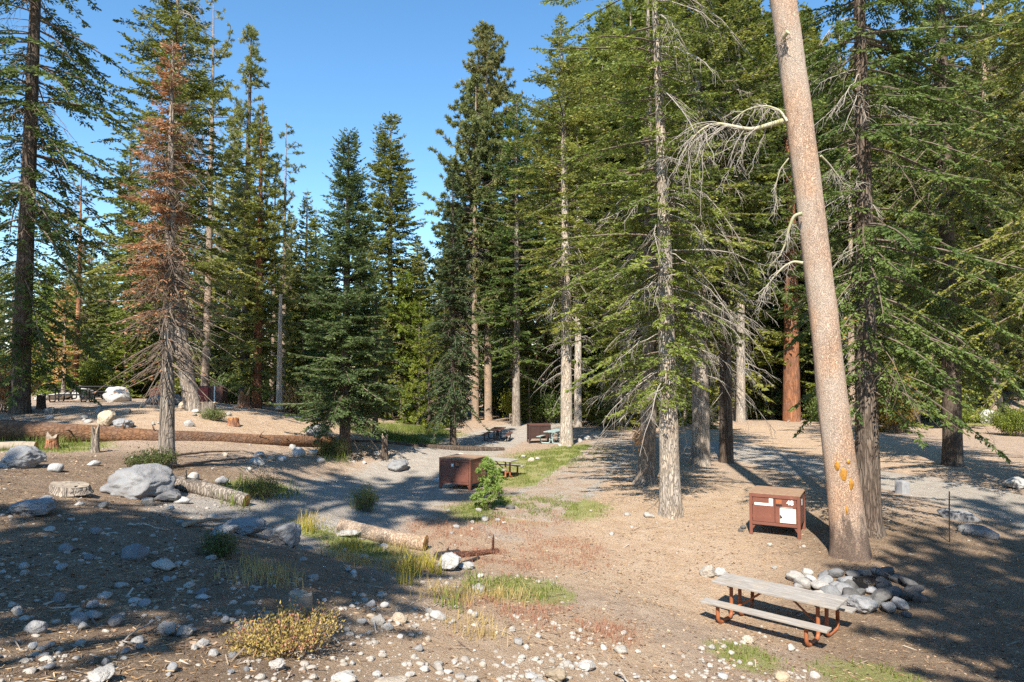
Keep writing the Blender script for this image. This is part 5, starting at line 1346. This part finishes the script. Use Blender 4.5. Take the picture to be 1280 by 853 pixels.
# ------------------------------------------------------------------ bear boxes
def text_mesh(s, size):
    cu = bpy.data.curves.new('number', 'FONT'); cu.body = s; cu.size = size; cu.extrude = .001; cu.offset = .003; cu.align_x = 'CENTER'; cu.align_y = 'CENTER'
    t = bpy.data.objects.new('number', cu); COL.objects.link(t); bpy.context.view_layer.update()
    dg = bpy.context.evaluated_depsgraph_get(); me = bpy.data.meshes.new_from_object(t.evaluated_get(dg)); bpy.data.objects.remove(t)
    me.materials.clear(); me.materials.append(M['white']); return me
def bear_box(loc, rz, W, D, H, label, paint='paint_brown', top='litter_top', detail=True, legs=.26, s=1.0):
    """steel food locker: local x along the front, y to the back, origin at the front left foot"""
    e = bpy.data.objects.new('bear_box', None); COL.objects.link(e); e.location = [float(t) for t in loc]; e.rotation_euler = (0, 0, rz); e.scale = (s, s, s)
    tag(e, label, 'bear box')
    z0 = H * legs; p = .07
    def part(n, mt, fn, parent=e):
        m = Mesh(); fn(m); return obj(n, m.data(n, M[mt], False), parent)
    part('body', paint, lambda m: box(m, (W / 2, D / 2 + .01, (z0 + H - .05) / 2), (W - .03, D - .05, H - .05 - z0), bev=.01))
    part('lid', top, lambda m: box(m, (W / 2, D / 2, H - .015), (W + .03, D + .03, .03), bev=.01))
    part('front_rail', paint, lambda m: box(m, (W / 2, -.004, H - .075), (W - 2 * p + .004, .05, .085), bev=.006))
    part('front_rail', paint, lambda m: box(m, (W / 2, -.004, z0 + .03), (W - 2 * p + .004, .05, .075), bev=.006))
    for i, (x, y) in enumerate(((p / 2, p / 2), (W - p / 2, p / 2), (p / 2, D - p / 2), (W - p / 2, D - p / 2))):
        def leg(m, x=x, y=y):
            box(m, (x, y, (H - .035) / 2), (p + .012, p + .012, H - .037), bev=.006)
            sx = 1 if x < W / 2 else -1
            g = np.array([[x + sx * p / 2, y - .03, z0 + .01], [x + sx * (p / 2 + .11), y - .03, z0 + .01], [x + sx * p / 2, y - .03, z0 - .16], [x + sx * p / 2, y + .03, z0 + .01], [x + sx * (p / 2 + .11), y + .03, z0 + .01], [x + sx * p / 2, y + .03, z0 - .16]])
            m.add(g, np.array([[0, 1, 2], [3, 5, 4]])); m.add(g, np.array([[0, 3, 4, 1], [1, 4, 5, 2]]))
        part('leg', paint, leg)
    for x0, x1 in ((p + .015, W * .505), (W * .515, W - p - .015)):
        dz0, dz1 = z0 + .075, H - .13
        d = part('door', paint, lambda m: box(m, ((x0 + x1) / 2, .004, (dz0 + dz1) / 2), (x1 - x0, .03, dz1 - dz0), bev=.008))
        xe = x0 - .004 if x0 < W * .4 else x1 + .004
        for hz_ in (dz0 + .14, dz1 - .14):
            part('hinge', paint, lambda m: (add_tube(m, np.array([(xe, -.018, hz_ - .05), (xe, -.018, hz_ + .05)]), .013, 8)), d)
        if x0 > W * .4 and detail:
            part('handle_recess', 'dark_metal', lambda m: box(m, (x0 + .10, -.012, H - .30), (.16, .012, .05), bev=.004), d)
            part('handle_plate', 'rust_metal', lambda m: box(m, (x0 + .10, -.014, H - .205), (.15, .014, .11), bev=.01), d)
    return e, W, D, H, z0
q0 = ray(937.4, 667.8); q1 = ray(1000.7, 674.6); zb = .53
for _ in range(4):
    f0 = q0 * ((zb - CAMZ) / q0[2]); zb = .5 * zb + .5 * hz(f0[0], f0[1])
f0 = q0 * ((zb - CAMZ) / q0[2]); f1 = q1 * ((zb - CAMZ) / q1[2])
W_ = float(np.linalg.norm(f1 - f0)); ang = math.atan2(f1[1] - f0[1], f1[0] - f0[0])
e, W, D, H, z0 = bear_box((f0[0], f0[1], zb), ang, W_, W_ * .95, W_ * .89, 'red-brown steel bear box with the white number 48 and a cream notice')
me = text_mesh('48', .18); obj('number', me, e, (W * .81, -.0145, H - .215), (PI / 2, 0, 0))
m = Mesh(); box(m, (W * .765, -.0165, z0 + .29), (W * .31, .006, .38)); obj('notice', m.data('notice', M['cream'], False), e)
m = Mesh(); box(m, (W * .74, -.0165, z0 + .505), (W * .24, .006, .03)); obj('notice_strip', m.data('notice_strip', M['concrete'], False), e)
m = Mesh(); m.add([[W * .612, -.0215, z0 + .20], [W * .665, -.0215, z0 + .22], [W * .63, -.0215, z0 + .30], [W * .612, -.0215, z0 + .30]], np.array([[0, 1, 2, 3]])); obj('torn_corner', m.data('torn_corner', M['dark_metal'], False), e)
m = Mesh(); box(m, (W * .29, -.0145, H - .30), (W * .37, .006, .065)); obj('white_strip', m.data('white_strip', M['white'], False), e)
m = Mesh(); box(m, (W * .435, -.0145, H - .20), (.10, .006, .13)); obj('sticker', m.data('sticker', M['white'], False), e)
m = Mesh(); box(m, (W + .0, D * .42, H - .25), (.006, .12, .16)); obj('sticker', m.data('sticker', M['white'], False), e, (-.004, 0, 0))

# middle bear box, seen from its plain side
pA, pB = at(549, 611), at(588, 613)
pA = np.array([*(ray(549, 609)[:2] / ray(549, 609)[1] * 26.2), 0]); pB = np.array([*(ray(588, 613)[:2] / ray(588, 613)[1] * 25.6), 0]); zb = hz(pB[0], pB[1])
W2 = float(np.linalg.norm(pB - pA)); a2 = math.atan2(pB[1] - pA[1], pB[0] - pA[0])
e, W, D, H, z0 = bear_box((pA[0], pA[1], zb), a2, W2, W2 * .95, W2 * .84, 'brown bear box in dappled shade beside the pine sapling', legs=.18)
m = Mesh(); box(m, (W * .43, -.014, H * .78), (.10, .006, .10)); obj('sticker', m.data('sticker', M['white'], False), e)
# far bear box, its shade put into darker paint
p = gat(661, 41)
bear_box(p, .08, 1.3, 1.1, 1.1, 'dark shaded bear box behind the far picnic table', 'paint_shaded', 'paint_dark', False)
# red bear box on the mound with an open door edge
p = gat(248, 40.5)
e, W, D, H, z0 = bear_box(p, .05, 1.4, .9, 1.0, 'faded red bear box with a white door edge on the mound', 'paint_dark', 'paint_dark', False, legs=.1)
m = Mesh(); box(m, (W * .24, -.036, H * .54), (W * .40, .03, H * .82), bev=.005); obj('door_panel', m.data('door_panel', M['paint_red'], False), e)
m = Mesh(); box(m, (W * .70, -.045, H * .57), (.075, .05, H * 1.0), bev=.005); obj('door_edge', m.data('door_edge', M['white'], False), e)
m = Mesh(); box(m, (W * .86, -.03, H * .55), (W * .22, .03, H * .78), bev=.005); obj('inner_door', m.data('inner_door', M['paint_dark'], False), e)
p = gat(188, 43)
bear_box(p, .05, .95, .7, .72, 'small dark red box half hidden behind the half dead fir', 'paint_dark', 'paint_red', False)

# ------------------------------------------------------------------ picnic tables
def picnic_table(loc, rz, label, top='plank', pipe='rust_metal', s=1.0, group=None):
    """local x along the table; plank top and two benches on a bent pipe frame"""
    e = bpy.data.objects.new('picnic_table', None); COL.objects.link(e); e.location = [float(t) for t in loc]; e.rotation_euler = (0, 0, rz); e.scale = (s, s, s); tag(e, label, 'picnic table', group)
    rg = np.random.default_rng(3)
    m = Mesh()
    for k in range(3): box(m, (rg.normal(0, .008), (k - 1) * .249, .735 + rg.normal(0, .002)), (2.44, .234, .045), bev=.007)
    obj('tabletop', m.data('tabletop', M[top], False), e)
    for sg in (-1, 1):
        m = Mesh(); box(m, (.0, sg * .70, .435), (2.44, .25, .045), bev=.007); obj('bench', m.data('bench', M[top], False), e)
    for x in (-.86, .86):
        for sg in (-1, 1):
            xx = x + sg * .045
            pts = [(xx, sg * .70, .41), (xx, sg * .70, .2)]
            for t in np.linspace(0, PI / 2, 7): pts.append((xx, sg * (.70 - .16 * (1 - math.cos(t))), .2 - .16 * math.sin(t)))
            pts += [(xx, sg * .3, .04)]
            for t in np.linspace(0, PI / 2, 6): pts.append((xx, sg * (.20 - .10 * math.sin(t)), .04 + .10 * (1 - math.cos(t))))
            pts += [(xx, sg * .10, .4), (xx, sg * .10, .71)]
            m = Mesh(); add_tube(m, np.array(pts), .037, 12); obj('leg', m.data('leg', M[pipe]), e)
            m = Mesh(); box(m, (xx, sg * .70, .407), (.09, .22, .012)); obj('bench_plate', m.data('bench_plate', M['dark_metal'], False), e)
        m = Mesh(); box(m, (x, 0, .695), (.05, .66, .035)); obj('cross_rail', m.data('cross_rail', M['dark_metal'], False), e)
        sg = 1 if x < 0 else -1
        m = Mesh(); add_tube(m, np.array([(x + sg * .02, 0, .22), (x + sg * .3, 0, .42), (x + sg * .66, 0, .70)]), .022, 8); obj('brace', m.data('brace', M[pipe]), e)
        m = Mesh(); add_tube(m, np.array([(x, -.12, .22), (x, .12, .22)]), .02, 8); obj('tie_bar', m.data('tie_bar', M[pipe]), e)
    return e
hq = 4.27
qq = [ray(*p) for p in [(889.2, 725.2), (1035.3, 760.5), (1060.2, 745), (915, 717.5)]]
qq = [q * (-hq / q[2]) for q in qq]; cc = sum(qq) / 4; dr_ = (qq[1] - qq[0]) + (qq[2] - qq[3])
picnic_table((cc[0], cc[1], CAMZ - hq - .758), math.atan2(dr_[1], dr_[0]), 'weathered grey plank picnic table on a rust-brown pipe frame in the sunny foreground')
DT = [(118, 41, .05, 'dark_metal', 'dark_metal', 'dark picnic table on the mound nearer the white boulder', 1.0, .1), (92, 39, .1, 'dark_metal', 'dark_metal', 'dark picnic table on the mound nearest the big dark fir', .95, .0),  # mound tables: the shade they stand in is put into near-black material
      (622, 43.5, 1.45, 'paint_dark', 'dark_metal', 'shaded picnic table seen end on beside the far road bend', 1.0, 0), (694, 41, 1.2, 'green_metal', 'green_metal', 'pale greenish picnic table left of the clean pale trunk', .95, 0), (613, 29.2, -.55, 'plank', 'rust_metal', 'grey topped picnic table partly hidden behind the middle bear box', 1.0, 0)]
for px, d, rz, tp, pp_, lb, s, up in DT:
    p = gat(px, d); picnic_table((p[0], p[1], p[2] + up), rz, lb, tp, pp_, s)

# ------------------------------------------------------------------ fire grate, post, stake, canopy, small debris
p = at(1098, 742)
e = bpy.data.objects.new('fire_grate', None); COL.objects.link(e); e.location = (p[0], p[1] + .3, p[2] - .1); e.rotation_euler = (0, 0, .25); e.scale = (.78, .8, .8); tag(e, 'black iron fire grate inside the stone ring', 'fire grate')
m = Mesh()
for dx, dy, sx, sy in ((-.38, 0, .012, .62), (.38, 0, .012, .62), (0, .31, .76, .012)): box(m, (dx, dy, .17), (sx, sy, .4))
obj('fire_box', m.data('fire_box', M['dark_metal'], False), e)
m = Mesh()
for k in range(9): add_tube(m, np.array([(-.34 + k * .085, -.30, .40), (-.34 + k * .085, .28, .41)]), .009, 6)
for y in (-.28, .26): add_tube(m, np.array([(-.38, y, .40), (.38, y, .40)]), .012, 6)
obj('grate', m.data('grate', M['dark_metal']), e)
m = Mesh(); add_tube(m, np.array([(.38, -.25, .40), (.38, -.28, .55), (.38, .2, .62), (.38, .26, .42)]), .013, 6); obj('handle', m.data('handle', M['dark_metal']), e)
p = at(1128, 617); m = Mesh(); box(m, (0, 0, .21), (.36, .36, .5), bev=.03)
v0 = m.v[0]; v0 *= np.array([1, 1, 1]) + (.06 * (vnoise(v0[:, 0] * 9, v0[:, 1] * 9, v0[:, 2] * 9) - .5))[:, None]
tag(obj('concrete_post', m.data('concrete_post', M['concrete'], False), None, p, (0, .03, .3)), 'squat grey concrete block post beside the right road', 'post')
p = at(1187, 678); m = Mesh(); add_tube(m, np.array([(0, 0, -.1), (.01, 0, .7), (.03, 0, 1.35)]), .016, 8); tag(obj('stake', m.data('stake', M['dark_metal']), None, p), 'thin dark metal stake standing in the shade right of the fire ring', 'stake')
# canopy on the wooded slope at the far right
c = atd(1245, 395, 82); gz = hz(c[0], c[1]); s_ = 3.4
e = bpy.data.objects.new('canopy', None); COL.objects.link(e); e.location = (c[0], c[1], gz); tag(e, 'teal canopy glimpsed between trees at the far right', 'canopy')
hh = max(1.8, c[2] - gz)
m = Mesh(); m.add([[-s_ / 2, -1.2, hh - .5], [s_ / 2, -1.2, hh - .5], [s_ / 2, 1.2, hh - .5], [-s_ / 2, 1.2, hh - .5], [-s_ / 4, 0, hh + .2], [s_ / 4, 0, hh + .2]], np.array([[0, 1, 5, 4], [2, 3, 4, 5]])); m.add([[-s_ / 2, -1.2, hh - .5], [s_ / 2, -1.2, hh - .5], [s_ / 2, 1.2, hh - .5], [-s_ / 2, 1.2, hh - .5], [-s_ / 4, 0, hh + .2], [s_ / 4, 0, hh + .2]], np.array([[1, 2, 5], [3, 0, 4]]))
obj('roof', m.data('roof', M['teal'], False), e)
for x in (-1, 1):
    for y in (-1, 1):
        m = Mesh(); add_tube(m, np.array([(x * s_ / 2, y * 1.15, 0), (x * s_ / 2, y * 1.15, hh - .5)]), .03, 6); obj('pole', m.data('pole', M['white']), e)
# charred bits at the corner of the numbered box and a dark rock by the sapling
for k, (px, py, w, lb) in enumerate([(930, 662, 9, 'charred dark chunk at the left foot of the numbered bear box'), (926, 665, 7, 'small grey chunk left of the numbered bear box'), (638, 638, 12, 'black and white mottled rock right of the pine sapling')]):
    stone(px, py, w, .7, 'rock_soot', lb, cat='rock', name='rock')
p = at(806, 588)
c0 = at(806, 606); o0 = c0 + np.array([0, 0, 1.9]); m = Mesh(); rg = np.random.default_rng(3); k = 150
cards(m, rg.normal(0, .10, (k, 3)) * np.array([1, .6, 2.0]), nrm(rg.normal(0, 1, (k, 3)) + np.array([0, 0, -.6])), np.full(k, .17), np.full(k, .045), rg, 0, rg.random(k))
tag(obj('dead_bough', m.data('dead_bough', M['rust'], False), None, (c0[0] - .35, c0[1] - .45, c0[2] + 1.85)), 'rust-red dead needle bough hanging by the gnarled fir trunk', 'bough')

# ------------------------------------------------------------------ camera, light, render settings
cam = bpy.data.cameras.new('Camera'); co = bpy.data.objects.new('Camera', cam); COL.objects.link(co)
cam.sensor_width = 36; cam.lens = 36 * F / 1280; cam.clip_end = 2000; cam.clip_start = .1
co.location = (0, 0, CAMZ); co.rotation_euler = (PI / 2 + TH, 0, 0); SC.camera = co
EL, AZ = R(46), R(13)          # shade falls away from the camera, slightly to the right
sun = bpy.data.lights.new('Sun', 'SUN'); sun.energy = SUN_E; sun.angle = R(.53); sun.color = (1.0, .93, .82)
so = bpy.data.objects.new('Sun', sun); COL.objects.link(so)
to_sun = Vector((-math.sin(AZ) * math.cos(EL), -math.cos(AZ) * math.cos(EL), math.sin(EL)))
so.rotation_euler = to_sun.to_track_quat('Z', 'Y').to_euler(); so.location = (0, 0, 60)
w = bpy.data.worlds.new('World'); SC.world = w; w.use_nodes = True
nt = w.node_tree; sky = nt.nodes.new('ShaderNodeTexSky'); sky.sky_type = 'NISHITA'; sky.sun_disc = False
sky.sun_elevation = EL; sky.sun_rotation = math.atan2(to_sun.x, to_sun.y); sky.altitude = 200; sky.air_density = 1.0; sky.dust_density = 0; sky.ozone_density = 2.0
bg = nt.nodes['Background']; bg.inputs['Strength'].default_value = SKY_E; hs = nt.nodes.new('ShaderNodeHueSaturation'); hs.inputs['Hue'].default_value = .495; hs.inputs['Saturation'].default_value = 1.2; hs.inputs['Value'].default_value = 1.15; L(nt, sky.outputs[0], hs.inputs['Color']); L(nt, hs.outputs[0], bg.inputs[0])
SC.view_settings.view_transform = 'Standard'; SC.view_settings.look = 'None'; SC.view_settings.gamma = 1; SC.view_settings.exposure = EXPO
try: SC.view_settings.use_curve_mapping = False
except Exception: pass
cy = SC.cycles
cy.max_bounces = 4; cy.diffuse_bounces = 2; cy.glossy_bounces = 2; cy.transmission_bounces = 3; cy.transparent_max_bounces = 4
cy.use_denoising = False; cy.caustics_reflective = False; cy.caustics_refractive = False
SC.render.use_persistent_data = False
